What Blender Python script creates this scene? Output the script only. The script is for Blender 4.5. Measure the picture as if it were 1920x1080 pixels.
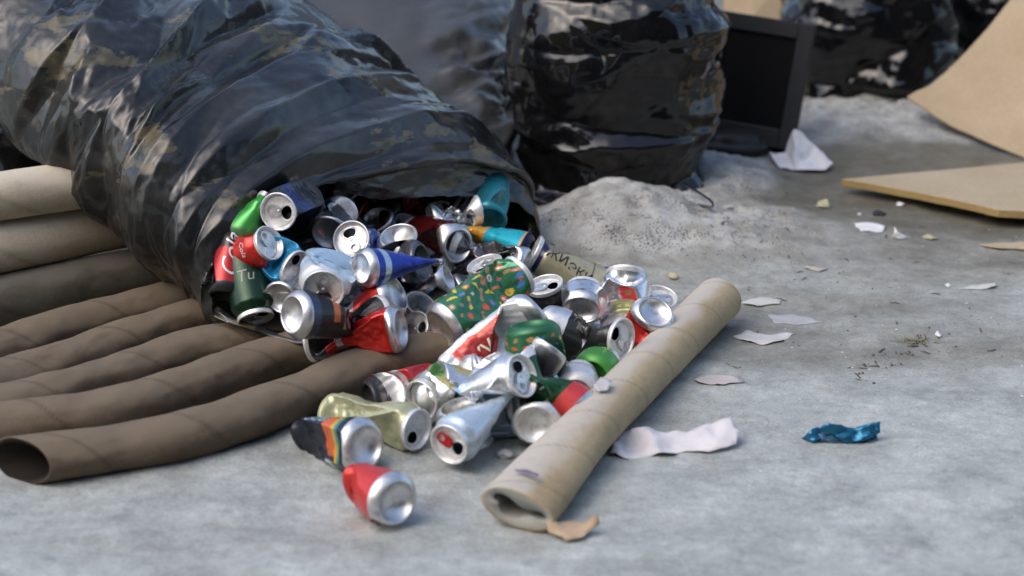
import bpy, bmesh, math, random
import numpy as np
from mathutils import Vector, Matrix, geometry

for o in list(bpy.data.objects):
    bpy.data.objects.remove(o)
S = bpy.context.scene
COL = S.collection

# ---------------------------------------------------------------- camera, sky, sun, exposure
CAM_H = 1.10
FPX = 4000.0                                   # focal length in pixels of a 1920 px wide picture (75 mm on 36 mm)
PITCH = math.atan(1390.0 / FPX)
cam = bpy.data.cameras.new("camera")
cam.lens = 36.0 * FPX / 1920.0
cam.sensor_width = 36.0
cam.clip_start = 0.05
cam.clip_end = 2000.0
cam.dof.use_dof = True
cam.dof.focus_distance = 3.06
cam.dof.aperture_fstop = 3.0
cam.dof.aperture_blades = 7
co = bpy.data.objects.new("camera", cam)
COL.objects.link(co)
co.location = (0, 0, CAM_H)
co.rotation_euler = (math.radians(90) - PITCH, 0, 0)
S.camera = co

SUN_EL, SUN_AZ = math.radians(52), math.radians(-125)   # azimuth from +Y, clockwise; negative: left of the view
w = bpy.data.worlds.new("World")
S.world = w
w.use_nodes = True
wn = w.node_tree
sky = wn.nodes.new("ShaderNodeTexSky")
sky.sky_type = 'NISHITA'
sky.sun_disc = False
sky.sun_elevation = SUN_EL
sky.sun_rotation = SUN_AZ
sky.air_density = 1.0
sky.dust_density = 3.0
sky.ozone_density = 1.0
bg = wn.nodes["Background"]
bg.inputs[1].default_value = 0.15
wn.links.new(sky.outputs[0], bg.inputs[0])

sl = bpy.data.lights.new("sun", 'SUN')
sl.energy = 0.45
sl.angle = math.radians(60)
sl.color = (1.0, 0.95, 0.88)
so = bpy.data.objects.new("sun", sl)
COL.objects.link(so)
sd = Vector((math.sin(SUN_AZ) * math.cos(SUN_EL), math.cos(SUN_AZ) * math.cos(SUN_EL), math.sin(SUN_EL)))
so.rotation_euler = sd.to_track_quat('Z', 'Y').to_euler()
so.location = (-3, -3, 5)

S.view_settings.view_transform = 'Standard'
S.view_settings.look = 'None'
S.view_settings.gamma = 1.0
S.view_settings.exposure = 0.9
S.render.film_transparent = False
S.cycles.use_denoising = True
S.cycles.max_bounces = 8

# ---------------------------------------------------------------- camera geometry used to measure real positions
CT, ST = math.cos(PITCH), math.sin(PITCH)
RIGHT, UP, FWD = np.array([1., 0, 0]), np.array([0, ST, CT]), np.array([0, CT, -ST])
CAMP = np.array([0, 0, CAM_H])


def ray(u, v):
    return RIGHT * ((u - 960) / FPX) + UP * (-(v - 540) / FPX) + FWD


def atD(u, v, D):
    return CAMP + ray(u, v) * D


def atZ(u, v, z):
    r = ray(u, v)
    return CAMP + r * ((z - CAM_H) / r[2])


def atY(u, v, Y):
    r = ray(u, v)
    return CAMP + r * (Y / r[1])


# ---------------------------------------------------------------- numpy noise
def _h(ix, iy, iz, s):
    n = (ix * 374761393 + iy * 668265263 + iz * 2147483647 + s * 974634713) & 0xFFFFFFFF
    n = ((n ^ (n >> 13)) * 1274126177) & 0xFFFFFFFF
    n = ((n ^ (n >> 16)) * 2246822519) & 0xFFFFFFFF
    return ((n ^ (n >> 15)) & 0xFFFF) / 65535.0


def vnoise(p, s=0):
    p = np.asarray(p, float)
    i = np.floor(p).astype(np.int64)
    f = p - i
    f = f * f * f * (f * (f * 6 - 15) + 10)
    x, y, z = i[..., 0], i[..., 1], i[..., 2]
    r = 0
    for dx in (0, 1):
        wx = f[..., 0] if dx else 1 - f[..., 0]
        for dy in (0, 1):
            wy = f[..., 1] if dy else 1 - f[..., 1]
            for dz in (0, 1):
                wz = f[..., 2] if dz else 1 - f[..., 2]
                r = r + wx * wy * wz * _h(x + dx, y + dy, z + dz, s)
    return r * 2 - 1


def fbm(p, o=4, s=0, g=0.5):
    r, a, p = 0, 1.0, np.asarray(p, float)
    for k in range(o):
        r = r + a * vnoise(p, s + k * 17)
        p = p * 2.03 + 11.7
        a *= g
    return r


def sstep(a, b, x):
    t = np.clip((x - a) / (b - a), 0, 1)
    return t * t * (3 - 2 * t)


# ---------------------------------------------------------------- object helpers
def tag(o, label=None, cat=None, group=None, kind=None):
    if label: o["label"] = label
    if cat: o["category"] = cat
    if group: o["group"] = group
    if kind: o["kind"] = kind
    return o


def mesh_obj(name, verts, faces, mat, parent=None, smooth=True, attrs=None):
    me = bpy.data.meshes.new(name)
    me.from_pydata([tuple(v) for v in np.asarray(verts, float)], [], [tuple(int(i) for i in f) for f in faces])
    me.validate()
    if smooth:
        me.polygons.foreach_set("use_smooth", [True] * len(me.polygons))
    for an, arr in (attrs or {}).items():
        arr = np.asarray(arr, np.float32)
        if arr.ndim == 2:
            a = me.attributes.new(an, 'FLOAT_COLOR', 'POINT')
            a.data.foreach_set("color", arr.ravel())
        else:
            a = me.attributes.new(an, 'FLOAT', 'POINT')
            a.data.foreach_set("value", arr.ravel())
    if mat: me.materials.append(mat)
    me.update()
    o = bpy.data.objects.new(name, me)
    COL.objects.link(o)
    if parent:
        o.parent = parent
    return o


def empty(name, loc=(0, 0, 0), M=None):
    o = bpy.data.objects.new(name, None)
    o.empty_display_size = 0.02
    if M is not None: o.matrix_world = M
    else: o.location = loc
    COL.objects.link(o)
    return o


def grid_faces(nu, nv, wrap=True, off=0, flip=False):
    F = []
    for i in range(nu - 1):
        for j in range(nv if wrap else nv - 1):
            a, b = i * nv + j, i * nv + (j + 1) % nv
            c, d = (i + 1) * nv + (j + 1) % nv, (i + 1) * nv + j
            F.append((off + a, off + b, off + c, off + d) if not flip else (off + a, off + d, off + c, off + b))
    return F


# ---------------------------------------------------------------- materials
class NT:
    def __init__(s, name):
        s.m = bpy.data.materials.new(name)
        s.m.use_nodes = True
        s.t = s.m.node_tree
        s.b = s.t.nodes["Principled BSDF"]

    def n(s, typ, **kw):
        x = s.t.nodes.new(typ)
        for k, v in kw.items():
            if k.startswith("i_"):
                key = k[2:]
                x.inputs[int(key) if key.isdigit() else key.replace("_", " ")].default_value = v
            else:
                setattr(x, k, v)
        return x

    def l(s, a, b):
        s.t.links.new(a, b)

    def coord(s, scale=(1, 1, 1)):
        tc = s.n("ShaderNodeTexCoord")
        mp = s.n("ShaderNodeMapping")
        mp.inputs["Scale"].default_value = scale
        s.l(tc.outputs["Object"], mp.inputs[0])
        return mp.outputs[0]

    def noise(s, vec, scale, detail=4, rough=0.55):
        x = s.n("ShaderNodeTexNoise")
        x.inputs["Scale"].default_value = scale
        x.inputs["Detail"].default_value = detail
        x.inputs["Roughness"].default_value = rough
        if vec is not None: s.l(vec, x.inputs["Vector"])
        return x.outputs["Fac"]

    def ramp(s, fac, pts):
        x = s.n("ShaderNodeValToRGB")
        e = x.color_ramp.elements
        while len(e) < len(pts): e.new(0.5)
        for k, (p, c) in enumerate(pts):
            e[k].position = p
            e[k].color = (*c, 1) if len(c) == 3 else c
        s.l(fac, x.inputs[0])
        return x.outputs[0]

    def mix(s, fac, a, b, blend='MIX'):
        x = s.n("ShaderNodeMix", data_type='RGBA', blend_type=blend)
        for sock, v in ((x.inputs[0], fac), (x.inputs[6], a), (x.inputs[7], b)):
            if isinstance(v, (int, float)): sock.default_value = v
            elif isinstance(v, tuple): sock.default_value = (*v, 1) if len(v) == 3 else v
            else: s.l(v, sock)
        return x.outputs[2]

    def math(s, op, a, b=0.0):
        x = s.n("ShaderNodeMath", operation=op)
        for sock, v in ((x.inputs[0], a), (x.inputs[1], b)):
            if isinstance(v, (int, float)): sock.default_value = v
            else: s.l(v, sock)
        return x.outputs[0]

    def bump(s, h, strength, dist=0.002, prev=None):
        x = s.n("ShaderNodeBump")
        x.inputs["Strength"].default_value = strength
        x.inputs["Distance"].default_value = dist
        s.l(h, x.inputs["Height"])
        if prev is not None: s.l(prev, x.inputs["Normal"])
        return x.outputs[0]

    def set(s, **kw):
        for k, v in kw.items():
            sock = s.b.inputs[k.replace("_", " ")]
            if isinstance(v, (int, float)): sock.default_value = v
            elif isinstance(v, tuple): sock.default_value = (*v, 1) if len(v) == 3 else v
            else: s.l(v, sock)
        return s.m


def mat_bag(name, base, dust_lit, rough, dustamt, crinkle=0.25, mud_reflect=0.0):
    t = NT(name)
    c = t.coord()
    d = t.ramp(t.noise(c, 9, 6, 0.62), [(0.42, (0, 0, 0)), (0.75, (1, 1, 1))])
    col = t.mix(t.math('MULTIPLY', d, dustamt), base, dust_lit)
    if mud_reflect:   # ochre and olive reflections painted into the film's colour
        refl = t.ramp(t.noise(t.coord((1.0, 1.0, 2.6)), 8.5, 6, 0.6), [(0.585, (0, 0, 0)), (0.625, (1, 1, 1))])
        sm = t.math('MULTIPLY', t.math('MULTIPLY', refl, t.ramp(t.noise(c, 55, 4, 0.6), [(0.3, (0.25, 0.25, 0.25)), (0.6, (1, 1, 1))])), mud_reflect)
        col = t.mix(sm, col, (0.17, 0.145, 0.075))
    r = t.math('ADD', t.math('MULTIPLY', t.noise(c, 14, 4), 0.16), rough - 0.06)
    if mud_reflect: r = t.math('ADD', r, t.math('MULTIPLY', sm, 0.3))
    b1 = t.bump(t.noise(t.coord((1, 1, 2.2)), 42, 3, 0.5), crinkle, 0.004)
    b2 = t.bump(t.noise(c, 170, 2, 0.5), crinkle * 0.5, 0.001, b1)
    return t.set(Base_Color=col, Roughness=r, IOR=1.52, Normal=b2)


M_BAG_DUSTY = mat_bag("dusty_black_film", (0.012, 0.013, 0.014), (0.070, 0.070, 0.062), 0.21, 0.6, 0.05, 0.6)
M_BAG_GLOSS = mat_bag("glossy_black_film", (0.004, 0.004, 0.0045), (0.020, 0.020, 0.019), 0.10, 0.30, 0.02)
M_BAG_GREY = mat_bag("grey_black_film", (0.050, 0.053, 0.055), (0.085, 0.085, 0.08), 0.28, 0.4, 0.02)
M_BAG_FAR = mat_bag("far_black_film", (0.004, 0.004, 0.0045), (0.015, 0.015, 0.015), 0.11, 0.25, 0.05)

# aluminium can metal
t = NT("aluminium")
c = t.coord()
M_ALU = t.set(Base_Color=t.ramp(t.noise(c, 75, 7, 0.7), [(0.30, (0.42, 0.41, 0.39)), (0.48, (0.66, 0.66, 0.66)), (0.7, (0.78, 0.78, 0.78))]), Metallic=1.0,
              Roughness=t.math('ADD', t.math('MULTIPLY', t.noise(c, 120, 3), 0.22), 0.31))
t = NT("lacquered_lid")
c = t.coord()
M_LID = t.set(Base_Color=t.ramp(t.noise(c, 90, 7, 0.7), [(0.30, (0.46, 0.45, 0.43)), (0.47, (0.72, 0.72, 0.71)), (0.7, (0.84, 0.84, 0.83))]), Metallic=0.5,
              Roughness=t.math('ADD', t.math('MULTIPLY', t.noise(c, 120, 3), 0.2), 0.3))
M_REDLID = NT("red_end").set(Base_Color=(.5, .035, .03), Metallic=.4, Roughness=.4)
M_DARKLID = NT("dark_end").set(Base_Color=(.03, .03, .035), Metallic=.5, Roughness=.4)
M_TAB_RED = NT("red_tab").set(Base_Color=(0.5, 0.02, 0.02), Metallic=0.6, Roughness=0.35)
# printed can side: colour comes from the print (attribute), alpha is how metallic the ink is
t = NT("printed_can")
a = t.n("ShaderNodeAttribute", attribute_name="print")
c = t.coord()
dirt = t.ramp(t.noise(c, 90, 5, 0.65), [(0.55, (1, 1, 1)), (0.8, (0.55, 0.52, 0.48))])
M_PRINT = t.set(Base_Color=t.mix(1.0, a.outputs["Color"], dirt, 'MULTIPLY'), Metallic=a.outputs["Alpha"],
                Roughness=t.math('ADD', t.math('MULTIPLY', t.noise(c, 70, 3), 0.2), 0.2),
                Normal=t.bump(t.noise(c, 160, 2), 0.12, 0.001), Coat_Weight=0.15, Coat_Roughness=0.2)


def plain(name, col, rough=0.5, metal=0.0):
    t = NT(name)
    c = t.coord()
    k = t.ramp(t.noise(c, 40, 4), [(0.3, tuple(x * 0.8 for x in col)), (0.7, col)])
    return t.set(Base_Color=k, Roughness=rough, Metallic=metal)


M_WHITE_INK = plain("white_ink", (0.75, 0.75, 0.75), 0.35, 0.2)
M_DARK_INK = plain("dark_ink", (0.03, 0.025, 0.02), 0.4)
M_CREAM_INK = plain("cream_ink", (0.72, 0.66, 0.5), 0.35, 0.1)
M_PALE_INK = plain("faint_ink", (.30, .32, .27), 0.4)
M_CYAN_INK = plain("cyan_ink", (0.35, 0.62, 0.72), 0.35, 0.1)


def mat_card(name, light, dark, dust_lit, stainscale=7, spiral=0.0):
    t = NT(name)
    c = t.coord()
    k = t.ramp(t.noise(c, stainscale, 6, 0.6), [(0.34, dark), (0.62, light)])
    fib = t.ramp(t.noise(t.coord((1, 1, 1)), 260, 3, 0.6), [(0.3, (0.86, 0.86, 0.86)), (0.7, (1.06, 1.06, 1.06))])
    k = t.mix(1.0, k, fib, 'MULTIPLY')
    a = t.n("ShaderNodeAttribute", attribute_name="dust_lit")
    k = t.mix(a.outputs["Fac"], k, dust_lit)
    s = t.n("ShaderNodeAttribute", attribute_name="seam")
    k = t.mix(t.math('MULTIPLY', s.outputs["Fac"], 0.42), k, tuple(x * 0.45 for x in dark))
    scf = t.ramp(t.noise(t.coord((1, 1, 1)), 34, 8, 0.75), [(0.33, (0.87, 0.86, 0.85)), (0.48, (1, 1, 1)), (0.62, (1, 1, 1)), (0.74, (1.10, 1.09, 1.07))])
    k = t.mix(1.0, k, scf, 'MULTIPLY')
    b = t.bump(t.noise(c, 45, 6, 0.65), 0.4, 0.002)
    b = t.bump(s.outputs["Fac"], 0.4, 0.0015, b)
    return t.set(Base_Color=k, Roughness=0.82, Normal=b, Specular_IOR_Level=0.25)


M_TUBE_BEIGE = mat_card("beige_cardboard", (0.42, 0.33, 0.20), (0.34, 0.26, 0.15), (0.46, 0.43, 0.38))
M_TUBE_GREY = mat_card("pale_cardboard", (0.57, 0.50, 0.38), (0.47, 0.40, 0.29), (0.58, 0.53, 0.43), 5)
M_TUBE_DARKGREY = mat_card("stained_shaded_cardboard", (0.14, 0.125, 0.095), (0.06, 0.05, 0.038), (0.16, 0.145, 0.12), 5)  # stained, and darkened further for the shadow under the stack
M_TUBE_BROWN = mat_card("wet_brown_cardboard", (0.140, 0.104, 0.070), (0.078, 0.055, 0.036), (0.175, 0.14, 0.10), 12)
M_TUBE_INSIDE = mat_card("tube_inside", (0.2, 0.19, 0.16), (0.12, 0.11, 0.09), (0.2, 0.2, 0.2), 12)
M_TUBE_SHADEDINSIDE = mat_card("shaded_tube_inside", (0.022, 0.017, 0.013), (0.012, 0.009, 0.007), (0.03, 0.024, 0.018), 12)  # shade inside the open tube end put into the liner colour
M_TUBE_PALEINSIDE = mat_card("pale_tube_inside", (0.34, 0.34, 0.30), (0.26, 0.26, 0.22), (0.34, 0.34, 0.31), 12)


def mat_board(name, a_, b_):
    t = NT(name)
    c = t.coord()
    k = t.ramp(t.noise(c, 6, 6, 0.6), [(0.3, b_), (0.65, a_)])
    fl = t.ramp(t.noise(c, 220, 3, 0.7), [(0.3, (0.85, 0.85, 0.85)), (0.7, (1.05, 1.05, 1.05))])
    return t.set(Base_Color=t.mix(1.0, k, fl, 'MULTIPLY'), Roughness=0.75, Normal=t.bump(t.noise(c, 200, 3), 0.2, 0.001), Specular_IOR_Level=0.3)


M_BOARD = mat_board("fibreboard", (0.45, 0.355, 0.235), (0.36, 0.275, 0.17))
M_BOARD_PALE = mat_board("pale_fibreboard", (0.43, 0.36, 0.25), (0.37, 0.30, 0.19))
M_BOARD_EDGE = mat_board("board_edge", (0.40, 0.29, 0.12), (0.30, 0.21, 0.09))
M_PLASTIC = plain("black_plastic", (0.024, 0.025, 0.026), 0.45)
M_PLASTIC.node_tree.nodes["Principled BSDF"].inputs["Specular IOR Level"].default_value = 0.3
M_SCREEN = plain("black_screen", (0.004, 0.004, 0.004), 0.6)
M_SCREEN.node_tree.nodes["Principled BSDF"].inputs["Specular IOR Level"].default_value = 0.12
M_PAPER = plain("white_paper", (0.74, 0.73, 0.74), 0.7)
M_PAPER_GREY = plain("grey_paper", (0.54, 0.54, 0.52), 0.7)
M_PAPER_YEL = plain("yellowed_scrap", (0.45, 0.42, 0.26), 0.7)
M_BLACK_BIT = plain("black_crumb", (0.02, 0.02, 0.02), 0.6)
M_BROWN_BIT = plain("brown_scrap", (0.46, 0.34, 0.22), 0.7)
M_CLEAR = plain("cloudy_shard", (0.5, 0.5, 0.5), 0.2)
M_WEED = plain("dry_weed", (0.27, 0.24, 0.12), 0.8)
M_BLUEFOIL = plain("blue_foil", (0.02, 0.15, 0.27), 0.3, 0.6)

# ---------------------------------------------------------------- the ground: trampled ice with heaps of dirty snow
def bell(x, y, cx, cy, sx, sy, h, rot=0.0):
    c, s = math.cos(rot), math.sin(rot)
    dx, dy = x - cx, y - cy
    a, b = (dx * c + dy * s) / sx, (-dx * s + dy * c) / sy
    return h * np.exp(-(a * a + b * b) ** 1.15)


def mounds(x, y):
    m = bell(x, y, 0.185, 3.46, 0.110, 0.12, 0.053)
    m = m + bell(x, y, 0.28, 3.43, 0.30, 0.17, 0.034)
    m = m + bell(x, y, 0.36, 3.74, 0.12, 0.15, 0.045)
    m = m + bell(x, y, 0.72, 4.12, 0.30, 0.20, 0.032, -0.15)
    m = m + bell(x, y, 0.92, 4.35, 0.25, 0.22, 0.03)
    m = m + bell(x, y, 0.22, 4.1, 0.25, 0.25, 0.03)
    return m


def height(x, y):
    x, y = np.asarray(x, float), np.asarray(y, float)
    p = np.stack([x, y, 0 * x], -1)
    m = mounds(x, y)
    g = 0.0045 * fbm(p * 5.0, 4, 3) + 0.0018 * fbm(p * np.array([18.0, 34.0, 1]), 3, 8)
    # a low, worn crack with debris right of the tube
    g = g + m * (1 + 0.07 * fbm(p * 13, 4, 5)) + sstep(0.006, 0.04, m) * (0.007 * fbm(p * 38, 3, 6) + 0.0035 * np.abs(fbm(p * 70, 2, 12)))
    far = sstep(6.5, 14, np.hypot(x, y - 3))
    return g * (1 - far) + far * 0.05 * fbm(p * 0.15, 3, 9)


def axis(lo, hi, step, far):
    mid = list(np.arange(lo, hi, step))
    out, d, v = [], step, hi
    while v < far:
        out.append(v); d *= 1.35; v += d
    out.append(far)
    neg, d, v = [], step, lo - step
    while v > -far:
        neg.append(v); d *= 1.35; v -= d
    neg.append(-far)
    return np.array(neg[::-1] + mid + out)


gx, gy = axis(-1.1, 1.3, 0.0085, 300.0), axis(2.0, 4.9, 0.0085, 300.0)
GX, GY = np.meshgrid(gx, gy)
GZ = height(GX, GY)
gp = np.stack([GX, GY, 0 * GX], -1)
sn = sstep(0.010, 0.030, mounds(GX, GY) + 0.007 * fbm(gp * 16, 4, 31))
fr = sstep(0.0, 1.0, 0.62 + 0.95 * (2.95 - GY) + 0.50 * fbm(gp * np.array([2.2, 4.5, 1]), 4, 41) + 0.10 * fbm(gp * 14, 3, 44))
wet = 0.8 * sstep(0.05, 0.7, fbm(gp * np.array([2.6, 6.0, 1]), 4, 51) * 0.6 + 0.8 * sstep(3.05, 3.7, GY) * (0.6 + 0.4 * sstep(0.2, 0.6, GX)))
added_dark = 1 - sstep(1.25, 1.75, GY + 0.12 * fbm(gp * 2.2, 3, 61))   # unseen dark ground added behind the view to darken the film's reflections
t = NT("dirty_ice")
c = t.coord()
cs = t.coord((1, 1.25, 1))
A = lambda n: t.n("ShaderNodeAttribute", attribute_name=n).outputs["Fac"]
ice = t.ramp(t.noise(cs, 11, 7, 0.68), [(0.30, (0.128, 0.123, 0.100)), (0.5, (0.220, 0.216, 0.186)), (0.70, (0.330, 0.328, 0.292))])
frost = t.ramp(t.noise(cs, 9, 7, 0.66), [(0.28, (0.260, 0.272, 0.258)), (0.5, (0.370, 0.395, 0.378)), (0.72, (0.475, 0.505, 0.487))])
mud_reflect = t.ramp(t.noise(cs, 16, 6, 0.65), [(0.3, (0.090, 0.083, 0.060)), (0.7, (0.160, 0.150, 0.115))])
snow = t.ramp(t.noise(c, 22, 7, 0.7), [(0.32, (0.22, 0.214, 0.19)), (0.5, (0.36, 0.36, 0.335)), (0.7, (0.50, 0.505, 0.48))])
k = t.mix(A("wet"), ice, mud_reflect)
k = t.mix(A("frost"), k, frost)
k = t.mix(1.0, k, t.ramp(t.noise(c, 55, 5, 0.7), [(0.30, (0.80, 0.79, 0.77)), (0.5, (1, 1, 1)), (0.72, (1.16, 1.17, 1.18))]), 'MULTIPLY')
k = t.mix(1.0, k, t.ramp(t.noise(c, 260, 3, 0.7), [(0.30, (0.80, 0.79, 0.77)), (0.7, (1.14, 1.14, 1.14))]), 'MULTIPLY')
k = t.mix(A("snow"), k, snow)
k = t.mix(A("added_dark_ground"), k, (0.028, 0.027, 0.026))
# soot and grit: small dark grains lying in the snow, fewer on the ice
vo = t.n("ShaderNodeTexVoronoi", feature='F1')
vo.inputs["Scale"].default_value = 230
vo.inputs["Randomness"].default_value = 1.0
t.l(c, vo.inputs["Vector"])
cl = t.noise(c, 17, 4)
thr = t.math('MULTIPLY', t.ramp(cl, [(0.28, (0, 0, 0)), (0.62, (1, 1, 1))]), 0.36)
grain = t.math('LESS_THAN', vo.outputs["Distance"], thr)
grain = t.math('MULTIPLY', grain, t.math('ADD', t.math('MULTIPLY', A("snow"), 0.80), 0.10))
k = t.mix(grain, k, (0.035, 0.03, 0.025))
vo2 = t.n("ShaderNodeTexVoronoi", feature='F1')
vo2.inputs["Scale"].default_value = 420
t.l(c, vo2.inputs["Vector"])
g2 = t.math('MULTIPLY', t.math('LESS_THAN', vo2.outputs["Distance"], t.math('MULTIPLY', t.noise(c, 9, 3), 0.34)), 0.5)
k = t.mix(t.math('MULTIPLY', g2, t.math('ADD', t.math('MULTIPLY', A("snow"), 0.7), 0.15)), k, (0.09, 0.08, 0.07))
rg = t.math('ADD', t.math('MULTIPLY', t.noise(cs, 13, 5), 0.40), 0.26)
rg = t.math('ADD', rg, t.math('MULTIPLY', A("snow"), 0.35))
b = t.bump(t.noise(cs, 26, 6, 0.66), 0.75, 0.007)
b = t.bump(t.noise(c, 150, 5, 0.7), 0.6, 0.0025, b)
M_GROUND = t.set(Base_Color=k, Roughness=rg, Normal=b, IOR=1.31)
ny, nx = GX.shape
gf = [(i * nx + j, i * nx + j + 1, (i + 1) * nx + j + 1, (i + 1) * nx + j) for i in range(ny - 1) for j in range(nx - 1)]
g = mesh_obj("icy_ground", np.stack([GX, GY, GZ], -1).reshape(-1, 3), gf, M_GROUND,
             attrs={"snow": sn.ravel(), "frost": fr.ravel(), "wet": wet.ravel(), "added_dark_ground": added_dark.ravel()})
tag(g, "trampled grey ice with heaps of dirty snow", "ground", kind="structure")


def onground(u, v, lift=0.0):
    p = atZ(u, v, 0.0)
    for _ in range(12):
        p = atZ(u, v, float(height(p[0], p[1])) + lift)
    return p


# ---------------------------------------------------------------- two unseen houses added behind the camera to shape what film and cans mirror
def box_mb(V, F, x0, x1, y0, y1, z0, z1):
    o = len(V)
    for z in (z0, z1):
        V += [(x0, y0, z), (x1, y0, z), (x1, y1, z), (x0, y1, z)]
    F += [(o, o + 3, o + 2, o + 1), (o + 4, o + 5, o + 6, o + 7), (o, o + 1, o + 5, o + 4), (o + 1, o + 2, o + 6, o + 5), (o + 2, o + 3, o + 7, o + 6), (o + 3, o, o + 4, o + 7)]


def boxes(name, bs, mat, parent=None, bevel=0.002):
    V, F = [], []
    for b in bs: box_mb(V, F, *b)
    o = mesh_obj(name, V, F, mat, parent, smooth=False)
    m = o.modifiers.new("edge", 'BEVEL')
    m.width = bevel; m.segments = 2
    return o


def added_house(label, loc, rot, wd, ht, dp, nwin, rows, wall_mat, roof_mat):
    r = empty("added_house", loc)
    r.rotation_euler = (0, 0, rot)
    tag(r, label, "added_house")
    bs = []
    cw = wd / nwin
    fh = (ht - .5) / rows
    for i in range(nwin):
        x0 = -wd / 2 + i * cw
        bs.append((x0, x0 + cw * .3, -.3, 0, 0, ht)); bs.append((x0 + cw * .7, x0 + cw, -.3, 0, 0, ht))
        for k in range(rows + 1):
            z0 = 0 if k == 0 else .5 + (k - 1) * fh + fh * .78
            z1 = .5 + k * fh + fh * .22 if k < rows else ht
            bs.append((x0 + cw * .3, x0 + cw * .7, -.3, -.003, z0, z1))
    bs += [(-wd / 2, -wd / 2 + .3, -dp, -.303, 0, ht), (wd / 2 - .3, wd / 2, -dp, -.303, 0, ht), (-wd / 2 + .303, wd / 2 - .303, -dp, -dp + .3, 0, ht)]
    boxes("wall", bs, wall_mat, r, .004)
    V = [(-wd / 2 - .4, .5, ht), (wd / 2 + .4, .5, ht), (wd / 2 + .4, -dp - .5, ht), (-wd / 2 - .4, -dp - .5, ht), (-wd / 2 - .4, -dp / 2, ht + 2.2), (wd / 2 + .4, -dp / 2, ht + 2.2)]
    mesh_obj("added_house_roof", V, [(0, 3, 2, 1), (0, 1, 5, 4), (2, 3, 4, 5), (0, 4, 3), (1, 2, 5)], roof_mat, r, smooth=False)
    for i in range(nwin):
        x0 = -wd / 2 + i * cw
        for k in range(rows):
            a, b_, c_, d_ = x0 + cw * .3, x0 + cw * .7, .5 + k * fh + fh * .22, .5 + k * fh + fh * .78
            wdw = boxes("window", [(a, a + .07, -.2, -.13, c_, d_), (b_ - .07, b_, -.2, -.13, c_, d_), (a + .07, b_ - .07, -.2, -.13, c_, c_ + .07), (a + .07, b_ - .07, -.2, -.13, d_ - .07, d_), ((a + b_) / 2 - .03, (a + b_) / 2 + .03, -.2, -.13, c_ + .07, d_ - .07)], M_WFRAME, r, .004)
            boxes("pane", [(a + .07, b_ - .07, -.175, -.165, c_ + .07, d_ - .07)], M_GLASS, wdw, .001)


M_WFRAME = plain("window_frame", (.6, .6, .58), .5)
M_GLASS = plain("dark_glass", (.01, .012, .014), .06)
M_ADDED_OCHRE = plain("added_ochre_plaster", (.52, .36, .13), .85)
M_ADDED_DARKBRICK = plain("added_dark_brick", (.060, .050, .043), .85)
M_ADDED_ROOF = plain("added_dark_roof", (.06, .05, .045), .7)
added_house("unseen ochre plastered building added behind the camera for the bags to mirror", (-9.5, -6.0, 0), -0.35, 12, 6.2, 7, 5, 2, M_ADDED_OCHRE, M_ADDED_ROOF)
added_house("unseen dark brick building added behind the camera to darken reflections", (5.2, -5.0, 0), 0.12, 16, 8.6, 7, 6, 3, M_ADDED_DARKBRICK, M_ADDED_ROOF)


# ---------------------------------------------------------------- rubbish bags
def smooth_rows(keys, n):
    """Catmull-Rom through a list of equal-length vectors, n samples."""
    K = np.array(keys, float)
    m = len(K)
    out = []
    for q in np.linspace(0, m - 1, n):
        i = min(int(q), m - 2)
        f = q - i
        p0, p1, p2, p3 = K[max(i - 1, 0)], K[i], K[i + 1], K[min(i + 2, m - 1)]
        out.append(0.5 * (2 * p1 + (p2 - p0) * f + (2 * p0 - 5 * p1 + 4 * p2 - p3) * f * f + (3 * p1 - p0 - 3 * p2 + p3) * f ** 3))
    return np.array(out)


def resample_u(P):
    """Even spacing along u (mean arc length)."""
    d = np.linalg.norm(np.diff(P, axis=0), axis=2).mean(1)
    s = np.concatenate([[0], np.cumsum(d)])
    q = np.linspace(0, s[-1], len(s))
    out = np.empty_like(P)
    for j in range(P.shape[1]):
        for k in range(3):
            out[:, j, k] = np.interp(q, s, P[:, j, k])
    return out


def loop_even(P):
    """Even spacing round every ring, keeping the start point."""
    out = np.empty_like(P)
    nv = P.shape[1]
    for i in range(P.shape[0]):
        R = np.vstack([P[i], P[i][:1]])
        s = np.concatenate([[0], np.cumsum(np.linalg.norm(np.diff(R, axis=0), axis=1))])
        q = np.linspace(0, s[-1], nv + 1)[:-1]
        for k in range(3):
            out[i, :, k] = np.interp(q, s, R[:, k])
    return out


def normals(P, sign):
    du = np.gradient(P, axis=0)
    dv = np.roll(P, -1, 1) - np.roll(P, 1, 1)
    n = np.cross(du, dv)
    return sign * n / (np.linalg.norm(n, axis=2, keepdims=True) + 1e-12)


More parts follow.
